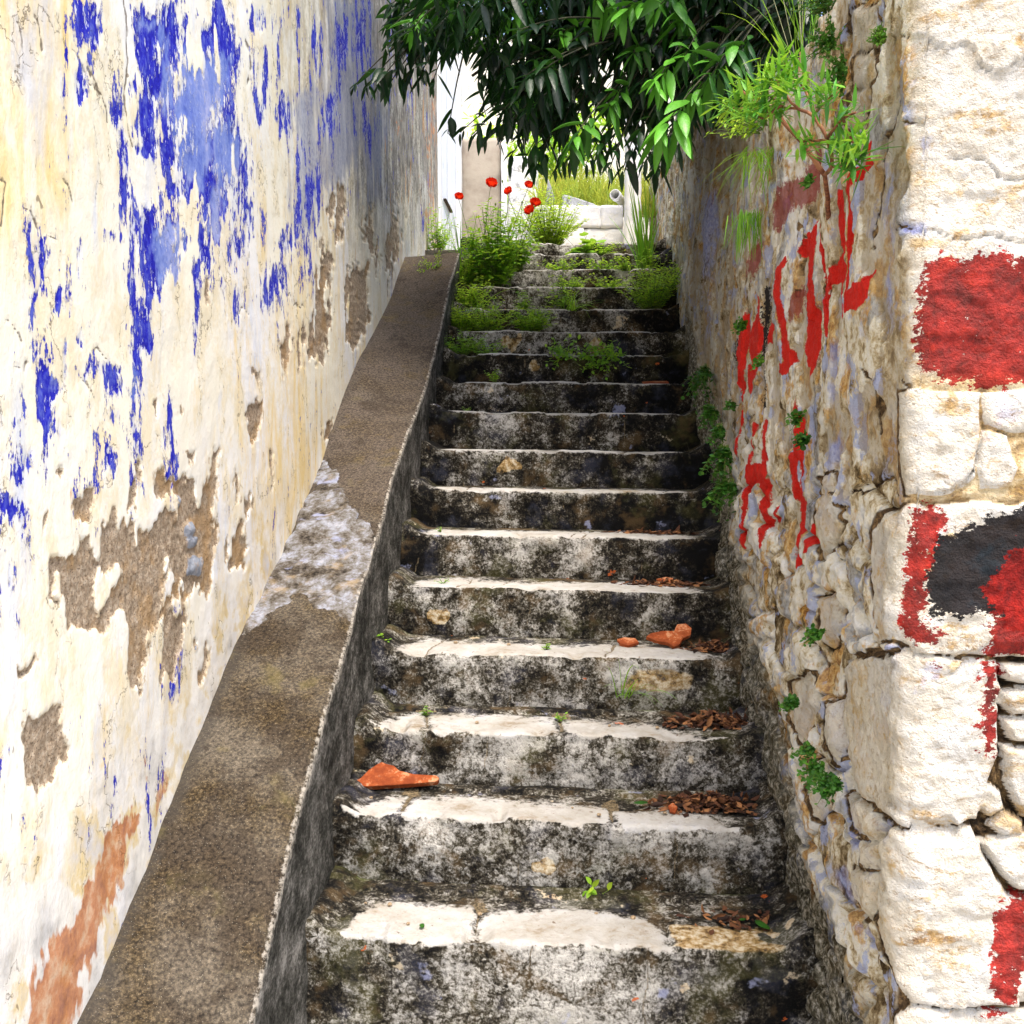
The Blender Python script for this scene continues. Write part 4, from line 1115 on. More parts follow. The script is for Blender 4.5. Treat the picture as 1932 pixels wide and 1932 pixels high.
def far():
    gm = stone_mat('street_paving', (.34, .32, .29), (.46, .44, .40), (.12, .10, .08), .01)
    sheet('ground', [-150, -20, -5, -1, 0, 1, 5, 20, 150], [-150, -20, -5, 0, 1.5, 2.6, 5, 20, 150], lambda X, Y: 0 * X - .115, gm)
    lm = stone_mat('landing_earth', (.42, .37, .28), (.55, .51, .43), (.16, .14, .05), .02)
    sheet('landing', np.linspace(-1.5, 1.2, 30), np.linspace(SY[16] + .12, 14.2, 60), lambda X, Y: LZ + .03 * fbm(np.stack([X * 3, Y * 3, 0 * X], -1), 3, 301) * sstep(7.2, 7.8, Y), lm)
    em = stone_mat('garden_soil', (.10, .075, .045), (.16, .13, .07), (.05, .06, .02), .05)
    sheet('garden_terrace', np.linspace(1.08, 9, 40), np.linspace(2.47, 14.5, 50), lambda X, Y: rw_top(Y) - .12 + .15 * fbm(np.stack([X, Y, 0 * X], -1), 3, 302), em)

    white = stone_mat('chalky_white', (.80, .79, .75), (.74, .75, .79), (.55, .50, .40), .006, dirt=.60)
    cream = stone_mat('sunlit_limestone', (.80, .76, .66), (.76, .71, .58), (.42, .33, .20), .02, dirt=.58)
    # pale plank door in the left wall
    t = thing('plank_door', (XL, 8.1, LZ), 'pale bluish white weathered door at the far end of the plaster wall', 'door')
    bluew = stone_mat('bluish_white_paint', (.76, .79, .85), (.80, .81, .82), (.60, .64, .72), .004, dirt=.6)
    for k in range(2):
        rough_box('plank', XL - .06, XL - .022, 8.20 + .627 * k, 8.824 + .627 * k, LZ, 5.25, bluew, t, .1, .002, .003, k)
    rough_box('frame', XL - .12, XL + .012, 8.06, 8.195, LZ, 5.4, white, t, .1, .005, .01, 3)
    rough_box('frame', XL - .12, XL + .012, 9.455, 9.66, LZ, 5.4, white, t, .1, .005, .01, 4)
    rough_box('lintel', XL - .12, XL + .008, 8.2, 9.45, 5.26, 5.4, white, t, .1, .004, .01, 5)
    iron = stone_mat('rusted_iron', (.06, .045, .035), (.12, .07, .04), (.03, .025, .02), .003)
    rough_box('latch', XL - .02, XL + .006, 8.5, 8.95, 3.60, 3.615, iron, t, .1, .001, .003, 6)
    # cement pillar, white post and grey wall behind the poppies
    brown = Mat('brown_cement', .9, .15)
    bn = brown.noise(4, 5, .6)
    bcm = brown.mix(brown.ss(bn, .36, .64), (.30, .25, .20), (.44, .38, .31))
    bcm = brown.mix(brown.ss(brown.noise(3, 4, .6, brown.sc((1, 1, .5))), .52, .68, 0, .6), bcm, (.22, .16, .13))
    brown = brown.done(bcm, brown.bump(brown.noise(60, 4, .7), .004, .6))
    o = rough_box('cement_pillar', -1.08, -.705, 9.72, 10.0, LZ, 4.47, brown, None, .04, .006, .012, 7)
    tag(o, 'flat brown cement pillar standing behind the tallest poppy', 'pillar')
    o = rough_box('white_post', -.70, -.645, 9.66, 9.78, LZ, 4.40, white, None, .04, .003, .008, 8)
    tag(o, 'narrow whitewashed post beside the brown cement pillar', 'post')
    greyw = stone_mat('grey_flaking_lime', (.78, .77, .73), (.66, .68, .72), (.30, .30, .30), .01, 1.6, .52)
    o = rough_box('garden_wall', -.64, -.36, 9.73, 10.0, LZ, 4.30, greyw, None, .04, .008, .015, 9)
    tag(o, 'short flaking grey and white wall between white post and grassy bank', 'wall')
    # low retaining wall of pale blocks
    t = thing('retaining_wall', (0, 8.3, LZ), 'low wall of pale sunlit blocks holding back the grassy bank', 'wall')
    k = 0
    for z0, z1, xs in ((LZ, LZ + .20, (-.36, .372)), (LZ + .203, LZ + .36, (-.36, .06, .372)), (LZ + .363, LZ + .535, (-.36, .20, .372))):
        for a, b2 in zip(xs, xs[1:]):
            rough_box('block', a, b2 + .002, 8.3 + .008 * (k % 3), 8.66, z0, z1 + .006 * (k % 2), white, t, .025, .012, .010, 20 + k)
            k += 1
    o = rough_box('gate_post', .378, .50, 8.0, 8.2, LZ, 4.35, white, None, .04, .010, .02, 40)
    tag(o, 'pale stone post at the right end of the low block wall', 'post')
    # grassy bank
    bm_ = stone_mat('bank_earth', (.16, .17, .05), (.22, .22, .07), (.10, .08, .03), .03)
    bz = lambda X, Y: LZ + .50 + .36 * np.clip(Y - 8.6, 0, 9) ** .8 + .08 * fbm(np.stack([X * 2, Y * 2, 0 * X], -1), 3, 303)
    sheet('grass_bank', np.linspace(-.36, 3, 40), np.linspace(8.6, 13.8, 50), bz, bm_)
    n = 2600
    gx = RNG.uniform(-.36, .9, n)
    gy = 8.62 + 3.6 * RNG.uniform(0, 1, n) ** 1.5
    gz = bz(gx, gy) - .01
    D = np.stack([RNG.normal(0, .35, n), RNG.normal(0, .35, n), np.ones(n)], -1)
    V, F = blades(np.stack([gx, gy, gz], -1), D, RNG.uniform(.14, .46, n), RNG.uniform(.007, .013, n), RNG.uniform(.2, 1.4, n), 5, .2, 'blade')
    tint = np.clip(.55 + .3 * fbm(np.stack([gx * 3, gy * 3, 0 * gx], -1), 2, 304) * 2 + RNG.normal(0, .15, n), 0, 1)
    o = mesh_obj('bank_grass', V, F, GRASS, None, dict(tint=rep(tint, 5)))
    tag(o, 'long sunlit yellow-green grass covering the bank', 'grass', kind='stuff')
    # clay pipe end
    p0 = at_depth(1160, 367, 8.42)
    ax = unit(np.array([-.35, -1, .05]))
    b = Bag()
    e1 = np.cross(ax, [0, 0, 1.])
    e1 = unit(e1)
    e2 = np.cross(e1, ax)
    th = np.linspace(0, 2 * np.pi, 33)[:-1]
    circ = np.cos(th)[:, None] * e1 + np.sin(th)[:, None] * e2
    rings = [(-.5, .038), (-.06, .038), (-.055, .044), (0, .044), (0, .035), (-.14, .032)]
    rv = np.array([p0 + ax * d + circ * r for d, r in rings])
    i = np.arange(len(rings) - 1)[:, None] * 32
    j = np.arange(32)[None]
    b.add(rv.reshape(-1, 3), np.stack([i + j, i + (j + 1) % 32, i + 32 + (j + 1) % 32, i + 32 + j], -1).reshape(-1, 4))
    o = b.build('drain_pipe', white, loc=p0)
    tag(o, 'cream drain pipe end poking out above the low block wall', 'pipe')
    slabm = stone_mat('blue_grey_stone', (.36, .38, .41), (.46, .47, .48), (.18, .18, .17), .01, 3, .5)
    for nm, pts, y, lab in (('stone_slab', xy('1058,397 1062,366 1084,372 1120,384 1132,392 1110,396'), 8.48, 'tapering grey stone slab lying on top of the low block wall'),
                            ('stone_shard', xy('1026,400 1034,336 1040,352 1050,385 1052,400'), 8.75, 'upright pointed grey stone beside the yellow-green bush')):
        q = np.array([at_depth(a, b2, y) for a, b2 in pts])
        c0 = q.mean(0)
        bk = q + np.array([0, .12, .02])
        m = len(q)
        F = [np.arange(m)[None, ::-1].copy(), (np.arange(m) + m)[None]] + [np.array([[a, (a + 1) % m, (a + 1) % m + m, a + m]]) for a in range(m)]
        o = mesh_obj(nm, np.concatenate([q, bk]), F, slabm, loc=c0, smooth=False)
        md = o.modifiers.new('bevel', 'BEVEL')
        md.width = .012
        md.segments = 2
        tag(o, lab, 'stone')
    # house far behind the branches
    t = thing('far_house', (1.5, 14.2, LZ), 'cream sunlit house wall glimpsed between the hanging leaves', 'house')
    rough_box('wall', -3.5, 7.5, 14.2, 14.6, LZ, 7.2, cream, t, .25, .02, .03, 50, 3)


far()
# ------------------------------------------------------------------ overhanging tree
def inside(poly, x, y):
    return poly_sdf(np.array([x]), np.array([y]), [poly], 1)[0] > 0


def sample_poly(text, n, d0, d1):
    poly = xy(text)
    q = np.array(poly)
    out = []
    while len(out) < n:
        x = RNG.uniform(*(q[:, 0].min(), q[:, 0].max()), 400)
        y = RNG.uniform(*(q[:, 1].min(), q[:, 1].max()), 400)
        k = poly_sdf(x, y, [poly], 1) > 0
        for a, b in zip(x[k], y[k]):
            out.append((a, b, RNG.uniform(d0, d1)))
    return out[:n]


def tree():
    root = thing('broadleaf_tree', (1.75, 5.4, rw_top(5.4) - .15), 'dark green tree with long drooping leaves overhanging the steps from behind the right wall', 'tree')
    base = np.array(root.location)
    tr = np.array([base + [0, 0, -.1], base + [-.04, .02, .35], base + [-.16, -.02, .8], base + [-.25, -.1, 1.3], base + [-.2, -.1, 1.9], base + [-.05, 0, 2.7]])
    b = Bag()
    b.add(*tube(tr, [.15, .13, .12, .10, .07, .03], 14))
    b.build('trunk', BARK, root, loc=root.location)
    hub = [tr[2], tr[3], tr[4]]
    limbs = []
    ends = [at_depth(800, 60, 5.1), at_depth(960, 40, 5.6), at_depth(1060, 150, 5.0), at_depth(1180, 120, 4.7), at_depth(1300, 60, 4.4), at_depth(1100, -120, 6.4), at_depth(1420, 20, 4.2), at_depth(900, 150, 6.2),
            np.array([2.8, 6.4, 5.2]), np.array([2.4, 4.0, 5.1]), np.array([.4, 4.4, 5.0])]
    for i, e in enumerate(ends):
        s = hub[i % 3]
        mid = (s + e) / 2 + np.array([.05, 0, .25])
        t = np.linspace(0, 1, 12)[:, None]
        c = s * (1 - t) ** 2 + 2 * mid * t * (1 - t) + e * t ** 2
        c = c + .05 * np.stack([fbm(np.stack([t[:, 0] * 4, 0 * t[:, 0] + i, 0 * t[:, 0] + k], -1), 2, 400 + k) for k in range(3)], -1)
        limbs.append(c)
        lb = Bag()
        lb.add(*tube(c, np.linspace(.05, .008, 12), 8))
        lb.build('branch', BARK, root, loc=root.location)
    LP = np.concatenate(limbs)
    # clusters: tip point, leaf size, tint, number
    C = []
    for p in sample_poly('745,-90 738,10 770,60 830,85 905,95 905,175 965,225 1040,235 1060,150 1110,100 1180,110 1200,200 1290,205 1370,130 1440,70 1560,-90', 290, 4.3, 5.8):
        C.append((*p, 1.0, RNG.uniform(.0, .20), RNG.integers(7, 11)))
    for p in sample_poly('900,120 905,170 960,225 1120,245 1260,230 1330,200 1330,150 1200,160', 60, 4.6, 5.8):
        C.append((*p, .95, RNG.uniform(.02, .22), RNG.integers(6, 9)))
    for p in sample_poly('1300,-90 1310,130 1350,200 1410,215 1440,150 1500,90 1540,-90', 190, 4.0, 5.6):
        C.append((*p, 1.0, RNG.uniform(.0, .14), RNG.integers(8, 12)))  # very dark leaf tint paints the deep shade inside the crown
    for p in sample_poly('1040,-90 1040,90 1300,90 1300,-90', 90, 4.6, 6.0):
        C.append((*p, 1.0, RNG.uniform(.0, .16), RNG.integers(8, 12)))
    for p in sample_poly('730,0 720,60 745,95 800,110 870,110 880,0', 26, 4.7, 5.5):
        C.append((*p, .9, RNG.uniform(.03, .3), RNG.integers(6, 9)))
    keys = [(668, 163, 4.9), (690, 165, 4.9), (712, 160, 4.9), (735, 158, 5.0), (762, 155, 5.0), (790, 150, 5.0), (815, 160, 5.1), (728, 90, 4.9), (750, 120, 5.0), (845, 252, 5.0), (868, 250, 5.0), (890, 255, 5.1), (915, 262, 5.1), (945, 265, 5.2),
            (975, 262, 5.1), (990, 300, 4.8), (1010, 312, 4.8), (1025, 290, 4.9), (1110, 285, 4.9), (1140, 300, 4.9), (1165, 275, 4.8), (1195, 290, 4.7), (1210, 320, 4.6), (1232, 330, 4.5), (1290, 250, 4.4), (1310, 215, 4.4), (1345, 215, 4.2), (1380, 200, 4.2),
            (1395, 235, 4.2), (905, 150, 5.1), (910, 200, 5.2), (1050, 320, 4.8), (960, 300, 5.0), (1222, 300, 4.3), (1238, 325, 4.35), (1150, 318, 4.5), (1175, 320, 4.5), (1205, 255, 4.4), (1105, 310, 4.6), (1075, 300, 4.5), (1262, 262, 4.2), (1280, 280, 4.3)]
    for p in keys:
        C.append((*p, .82, RNG.uniform(.05, .3), RNG.integers(5, 8)))
    for x, y, d, s in ((1076, 272, 4.35, 1.05), (1248, 248, 4.0, 1.2), (1236, 160, 4.2, .95), (1342, 142, 3.95, 1.15), (1246, 8, 4.3, 1.15), (1288, 38, 4.3, 1.0), (955, 18, 4.6, 1.15), (1124, 0, 4.5, 1.05), (1130, 285, 4.6, .9), (1195, 100, 4.5, .9), (845, -10, 4.6, 1.0), (1060, 60, 4.6, 1.), (1170, 20, 4.4, 1.0), (1290, 110, 4.2, .9), (1010, 120, 4.7, .9), (900, 60, 4.7, .9), (1150, 200, 4.5, .9), (1310, 180, 4.1, .9), (780, 40, 4.7, .9), (985, 190, 4.7, .85), (1390, 100, 4.0, .9)):
        C.append((x, y, d, s, RNG.uniform(.5, .88), 13))  # bright leaf tint paints sunlit highlights on these clusters
    W = [(at_depth(c[0], c[1], c[2]), *c[3:]) for c in C]
    for _ in range(300):           # the crown above the picture, which shades the steps
        u = unit(RNG.normal(size=3)) * RNG.uniform(.35, 1) ** .5
        p = np.array([1.0, 4.95, 4.7]) + u * np.array([1.9, 1.25, 1.1])
        if p[2] > 3.75 and p[0] > -.95:
            W.append((p, 1.15, RNG.uniform(.05, .5), int(RNG.integers(9, 13))))
    Pn, Dn, Ln, Wn, Dr, Tn, Tw = [], [], [], [], [], [], []
    tw = Bag()
    for p, size, tint, n in W:
        k = np.argmin(np.linalg.norm(LP - p, axis=1) + 2.0 * np.maximum(0, p[2] - LP[:, 2]))
        src = LP[k]
        v = src - p
        L = min(np.linalg.norm(v), .42)
        v = unit(v + np.array([.25, .05, .25]))
        a, c2 = p, p + v * L
        mid = (a + c2) / 2 + np.array([0, 0, .05])
        t = np.linspace(0, 1, 6)[:, None]
        cv = a * (1 - t) ** 2 + 2 * mid * t * (1 - t) + c2 * t ** 2
        tw.add(*tube(cv, np.linspace(.0022, .005, 6), 5))
        ax = -v
        e1 = unit(np.cross(ax, [.2, .3, 1]))
        e2 = np.cross(ax, e1)
        for q in range(n):
            al = q * 2.4 + RNG.uniform(-.4, .4)
            up = RNG.uniform(-.05, .65)
            d = ax * up + (e1 * math.cos(al) + e2 * math.sin(al)) * RNG.uniform(.6, 1) + np.array([0, 0, -.18])
            pos = p + v * (L * .45 * (q / n) ** 1.4) + RNG.normal(0, .004, 3)
            Pn.append(pos), Dn.append(d)
            ll = size * RNG.uniform(.105, .205) * (1 if q > 2 else .7)
            Ln.append(ll), Wn.append(ll * RNG.uniform(.20, .285))
            Dr.append(RNG.uniform(.7, 2.5)), Tn.append(np.clip(tint + RNG.normal(0, .09) + (.15 if q < 3 and tint > .4 else 0), 0, 1)), Tw.append(RNG.normal(0, .35))
    V, F = blades(Pn, Dn, np.array(Ln), np.array(Wn), np.array(Dr), 7, .42, 'leaf', np.array(Tw))
    mesh_obj('crown', V, F, TREE_LEAF, root, dict(tint=rep(Tn, 7)), loc=root.location)
    tw.build('twigs', TWIG, root, loc=root.location)


tree()


def far_tree(x, y, z, h, w, label, seed, tint):
    rng = np.random.default_rng(seed)
    root = thing('far_tree', (x, y, z), label, 'tree', 'trees beyond the landing')
    b = Bag()
    b.add(*tube(np.array([[x, y, z - .05], [x + .03, y, z + h * .4], [x - .02, y, z + h * .8]]), [.07, .05, .02], 8))
    b.build('trunk', BARK, root, loc=root.location)
    n = 1500
    cen = np.array([x, y, z + h * .62]) + rng.normal(0, 1, (26, 3)) * np.array([w * .33, w * .33, h * .2])
    p = cen[rng.integers(0, 26, n)] + rng.normal(0, 1, (n, 3)) * w * .14
    D = rng.normal(size=(n, 3)) + np.array([0, 0, -.2])
    L = rng.uniform(.07, .13, n)
    V, F = blades(p, D, L, L * .4, rng.uniform(.2, 1.5, n), 4, .3)
    mesh_obj('crown', V, F, WEED, root, dict(tint=rep(np.clip(tint + rng.normal(0, .15, n), 0, 1), 4)), loc=root.location)


far_tree(-.95, 11.6, LZ, 2.3, 1.0, 'yellow-green sunlit young tree behind the brown cement pillar', 5, .85)
far_tree(-.15, 12.2, LZ + 1.2, 1.5, .8, 'bright green bush at the top of the grassy bank', 6, .7)
# ------------------------------------------------------------------ weeds, grasses, poppies
def plant(name, base, label, cat, h, spread, stems, per, leaf, ratio=.45, tint=.5, axis=(0, 0, 1), mat=None, droop=.8, group=None, stem_r=.0016, stem_m=None, sag=0.0, taper='leaf', tvar=.14, start=.15, seed=0, flat=0.):
    rng = np.random.default_rng(1000 + seed + int(abs(base[0] * 977 + base[1] * 131)))
    base = np.array(base, float)
    root = thing(name, base, label, cat, group)
    ax = unit(np.array(axis, float))
    e1 = unit(np.cross(ax, [.13, .97, .21]))
    e2 = np.cross(ax, e1)
    sb, P, D, L, T = Bag(), [], [], [], []
    for s in range(stems):
        a, r = rng.uniform(0, 2 * np.pi), np.sqrt(rng.uniform(0, 1)) * spread
        out = e1 * math.cos(a) + e2 * math.sin(a)
        hh = h * rng.uniform(.55, 1.05) * (1 - .35 * (r / (spread + 1e-6)) ** 2)
        t = np.linspace(0, 1, 7)[:, None]
        wig = rng.normal(0, .02 * h, 3)
        c = base + out * .25 * r + ax * hh * t * (1 - flat) + out * r * t ** 1.3 + wig * np.sin(t * 4) + np.array([0, 0, -1.]) * sag * h * t ** 2
        sb.add(*tube(c, np.linspace(stem_r * 1.2, stem_r * .5, 7), 5))
        n = max(1, int(per * rng.uniform(.7, 1.3)))
        tt = np.sort(rng.uniform(start, 1, n))
        tt[-1] = 1
        for k, q in enumerate(tt):
            p = np.array([np.interp(q, t[:, 0], c[:, j]) for j in range(3)])
            al = k * 2.4 + rng.uniform(-.5, .5)
            P.append(p)
            D.append((e1 * math.cos(al) + e2 * math.sin(al)) + ax * rng.uniform(.1, .8))
            L.append(leaf * rng.uniform(.6, 1.2) * (1.1 - .35 * q))
            T.append(np.clip(tint + rng.normal(0, tvar) + .12 * (q - .5), 0, 1))
    L = np.array(L)
    V, F = blades(P, D, L, L * ratio, rng.uniform(.5, 1.5, len(L)) * droop, 5, .3, taper)
    mesh_obj('foliage', V, F, mat or WEED, root, dict(tint=rep(T, 5)), loc=base)
    sb.build('stem', stem_m or STEM, root, loc=base)
    return root


def tuft(name, base, label, n, h, w=.006, tint=.4, lean=(0, 0, 1), spread=.35, droop=.6, seeds=0, rad=.02, seed=0, group=None):
    rng = np.random.default_rng(2000 + seed)
    base = np.array(base, float)
    root = thing(name, base, label, 'grass', group)
    D = np.array(lean) + rng.normal(0, spread, (n, 3)) * np.array([1, 1, .3])
    P = base + rng.normal(0, rad, (n, 3)) * np.array([1, 1, .1])
    L = h * rng.uniform(.45, 1.05, n)
    V, F = blades(P, D, L, np.full(n, w) * rng.uniform(.7, 1.2, n), droop * rng.uniform(.3, 1.6, n), 9, .35, 'blade')
    mesh_obj('blades', V, F, WEED, root, dict(tint=rep(np.clip(tint + rng.normal(0, .12, n), 0, 1), 9)), loc=base)
    if seeds:
        sb, P2, D2 = Bag(), [], []
        for k in range(seeds):
            d = unit(np.array(lean) + rng.normal(0, .16, 3))
            t = np.linspace(0, 1, 8)[:, None]
            c = base + d * h * 1.25 * t + np.array([rng.normal(0, .05), 0, -.10 * h]) * t ** 3
            sb.add(*tube(c, np.linspace(.0014, .0006, 8), 4))
            for q in rng.uniform(.72, 1, 12):
                P2.append([np.interp(q, t[:, 0], c[:, j]) for j in range(3)])
                D2.append(d + rng.normal(0, .3, 3) + [0, 0, -.5])
        V, F = blades(P2, D2, np.full(len(P2), .022), np.full(len(P2), .004), .8, 4, .2)
        sb.add(V, F)
        sb.build('seed_stalks', DRYSTEM, root, loc=base)
    return root


DRYSTEM = stem_mat('dry_grass_stalk', (.30, .33, .16), (.46, .46, .28))


def weeds():
    S = on_step
    # big clump on the left of the top steps
    plant('leafy_weed', S(13, 930, .5), 'tall dense green weed clump under the poppies on the upper steps', 'weed', .55, .20, 84, 17, .070, .36, .50, droop=.9, seed=1)
    plant('leafy_weed', S(14, 975, .5), 'dark leafy weed on the upper steps, right of the tall poppy clump', 'weed', .40, .14, 40, 14, .06, .42, .44, seed=2)
    plant('leafy_weed', S(12, 985, .7), 'small rounded dark green weed at the right foot of the poppy clump', 'weed', .14, .07, 12, 9, .035, .5, .3, seed=3)
    p = S(16, 1035, 1.3)
    plant('flowering_bush', p, 'yellow-green sunlit bush just beyond the top step, right of the poppies', 'bush', .50, .24, 150, 20, .036, .55, .9, seed=4, tvar=.1, start=.05)
    # ferny weeds spilling along the parapet
    for i, px, bk, h, sp, lab in ((13, 872, .3, .26, .13, 'feathery weed against the parapet, highest of the spilling row'), (12, 878, .5, .24, .17, 'feathery weed against the parapet, middle of the spilling row'),
                                  (11, 868, .6, .20, .14, 'feathery weed against the parapet, two steps below the poppy clump'), (11, 915, .5, .22, .17, 'bushy feathery weed beside the parapet row, leaning over the step')):
        plant('feathery_weed', S(i, px, bk), lab, 'weed', h, sp, 48, 18, .036, .36, .72, droop=.6, group='feathery weeds along the parapet', seed=i + px)
    plant('feathery_weed', S(10, 870, .6), 'low dark feathery weed in the corner of step and parapet', 'weed', .17, .15, 30, 14, .032, .42, .4, droop=.6, seed=77)
    plant('feathery_weed', S(10, 920, .5), 'low green weed patch beside the parapet corner', 'weed', .10, .14, 22, 10, .03, .45, .42, seed=78)
    plant('spilling_weed', S(12, 845, .1) + np.array([-.06, 0, .22]), 'yellowish weed sprig hanging over the parapet edge', 'weed', .16, .09, 14, 14, .026, .4, .74, axis=(-.7, -.3, .6), seed=79)
    plant('bushy_weed', S(11, 1003, .5), 'compact bushy green weed in the middle of a dark step', 'weed', .17, .13, 60, 16, .036, .4, .62, droop=.6, seed=9)
    plant('grassy_weed', S(12, 1058, .5), 'grassy weed with pale shoots in the middle of the steps', 'weed', .30, .14, 16, 9, .05, .3, .6, seed=10)
    tuft('grass_tuft', S(12, 1075, .4), 'short arching green grass tuft in the middle of the steps', 26, .24, .006, .5, (.3, -.3, .9), .55, 1.2, seed=11)
    # broad leaves and moss on the top steps
    plant('broadleaf_weed', S(15, 1095, .5), 'weed with round bright leaves on the second step from the top', 'weed', .15, .12, 9, 4, .085, .85, .66, droop=.7, taper='round', seed=12)
    for i, px, n, lab in ((15, 1130, .8, 'creeping yellow-green weed beside the round-leaved weed'), (14, 1135, .5, 'creeping yellow-green weed mat below the round-leaved weed'), (13, 1085, .6, 'creeping weed mat over a nose of the mossy steps'), (13, 1150, .5, 'creeping yellowish weed left of the right-hand bush'), (14, 1180, .5, 'small yellow-green weed near the grass tuft by the right wall'),
                           (14, 1060, .5, 'low weed mat right of the poppy clump')):
        plant('creeping_weed', S(i, px, .35), lab, 'weed', .11, .16, 24, 9, .030, .6, .72, flat=.2, droop=.7, seed=px, group='creeping weeds on the upper steps')
    for i, px, h, lab in ((10, 1060, .17, 'thin weed sprig hanging at a step nose left of the creeping patch'), (10, 1120, .10, 'weed patch creeping over the nose of a dark step'), (10, 1150, .08, 'trailing weed at the right end of the creeping patch')):
        plant('trailing_weed', S(i, px, .12), lab, 'weed', h, .12, 18, 9, .034, .6, .5, axis=(0, -.75, .5), sag=.35, seed=px + 3)
    plant('weed_sprig', S(9, 935, .2), 'tiny weed sprig on a dark step nose', 'weed', .075, .06, 9, 6, .028, .6, .5, seed=31)
    plant('weed_sprig', S(8, 880, .3), 'minute weed seedling on the left of a dark step', 'weed', .03, .04, 5, 4, .016, .6, .4, seed=32)
    # right-hand bush and grass
    plant('wall_foot_bush', S(12, 1232, .5), 'loose green bush where the steps meet the right wall', 'bush', .36, .19, 90, 18, .034, .42, .66, droop=.6, seed=13)
    plant('wall_foot_bush', S(13, 1250, .5), 'yellowish weed behind the loose bush by the right wall', 'bush', .24, .12, 26, 12, .028, .45, .68, seed=14)
    tuft('tall_grass', S(14, 1218, .5), 'tall upright dark grass tuft beside the right wall near the top', 44, .66, .015, .30, (-.08, 0, 1), .17, .35, seed=15)
    plant('grass_foot_weed', S(14, 1225, .3), 'bright weed at the foot of the tall grass', 'weed', .16, .06, 12, 8, .04, .4, .6, seed=16)
    tuft('long_grass', S(13, 880, .4), 'few long dark grass blades left of the poppy clump', 16, .72, .014, .25, (-.03, 0, 1), .13, .3, seed=17)
    tuft('arching_grass', S(12, 905, .4), 'long arching grass blades below the poppy clump', 10, .42, .006, .45, (.3, -.5, .8), .5, 1.4, seed=18)
    # foot of the far left wall
    q = on_plane(822, 457, 0, XL + .06)
    plant('wall_foot_weed', (XL + .07, 7.45, LZ + .0), 'bright weed growing against the far end of the plaster wall', 'weed', .34, .12, 30, 14, .04, .5, .58, seed=19)
    plant('climbing_weed', (XL + .05, 8.5, LZ), 'thin climbing weed in front of the pale door', 'weed', .52, .06, 8, 18, .035, .6, .55, seed=20)
    plant('wall_foot_weed', (-.95, 8.9, LZ), 'low weed at the foot of the brown cement pillar', 'weed', .28, .16, 24, 12, .05, .4, .5, seed=21)
    # small seedlings on the lower steps
    plant('weed_seedling', S(3, 717, .25), 'small fresh weed at the left end of a worn step', 'weed', .045, .045, 9, 5, .028, .7, .55, seed=22)
    plant('weed_seedling', S(3, 1030, .35), 'tiny weed in a joint of a pale tread', 'weed', .03, .03, 6, 4, .018, .6, .5, seed=23)
    plant('weed_seedling', S(2, 805, .6), 'tiny weed line in the left tread joint', 'weed', .035, .02, 6, 4, .018, .6, .35, seed=24)
    plant('weed_seedling', S(2, 1058, .5), 'tiny weed sprig in the middle tread joint', 'weed', .035, .02, 5, 4, .018, .6, .4, seed=25)
    plant('weed_seedling', S(5, 832, .3), 'minute weed on the left of a grey tread', 'weed', .022, .025, 5, 4, .014, .6, .4, seed=26)
    plant('weed_seedling', S(4, 836, .3), 'minute weed at a tread nose above the pale patch', 'weed', .025, .025, 5, 4, .016, .6, .4, seed=27)
    p = at_depth(1122, 1690, SY[1] - .012)
    plant('riser_weed', p, 'little bright green plant growing out of the second riser', 'weed', .05, .035, 7, 4, .042, .5, .62, axis=(0, -.8, .5), seed=28)
    p = at_depth(1188, 1315, SY[3] - .015)
    tuft('grass_sprout', p, 'thin grass sprout on a riser below the broken tile', 16, .19, .006, .35, (0, -.5, .9), .45, 1.0, seed=29)


weeds()


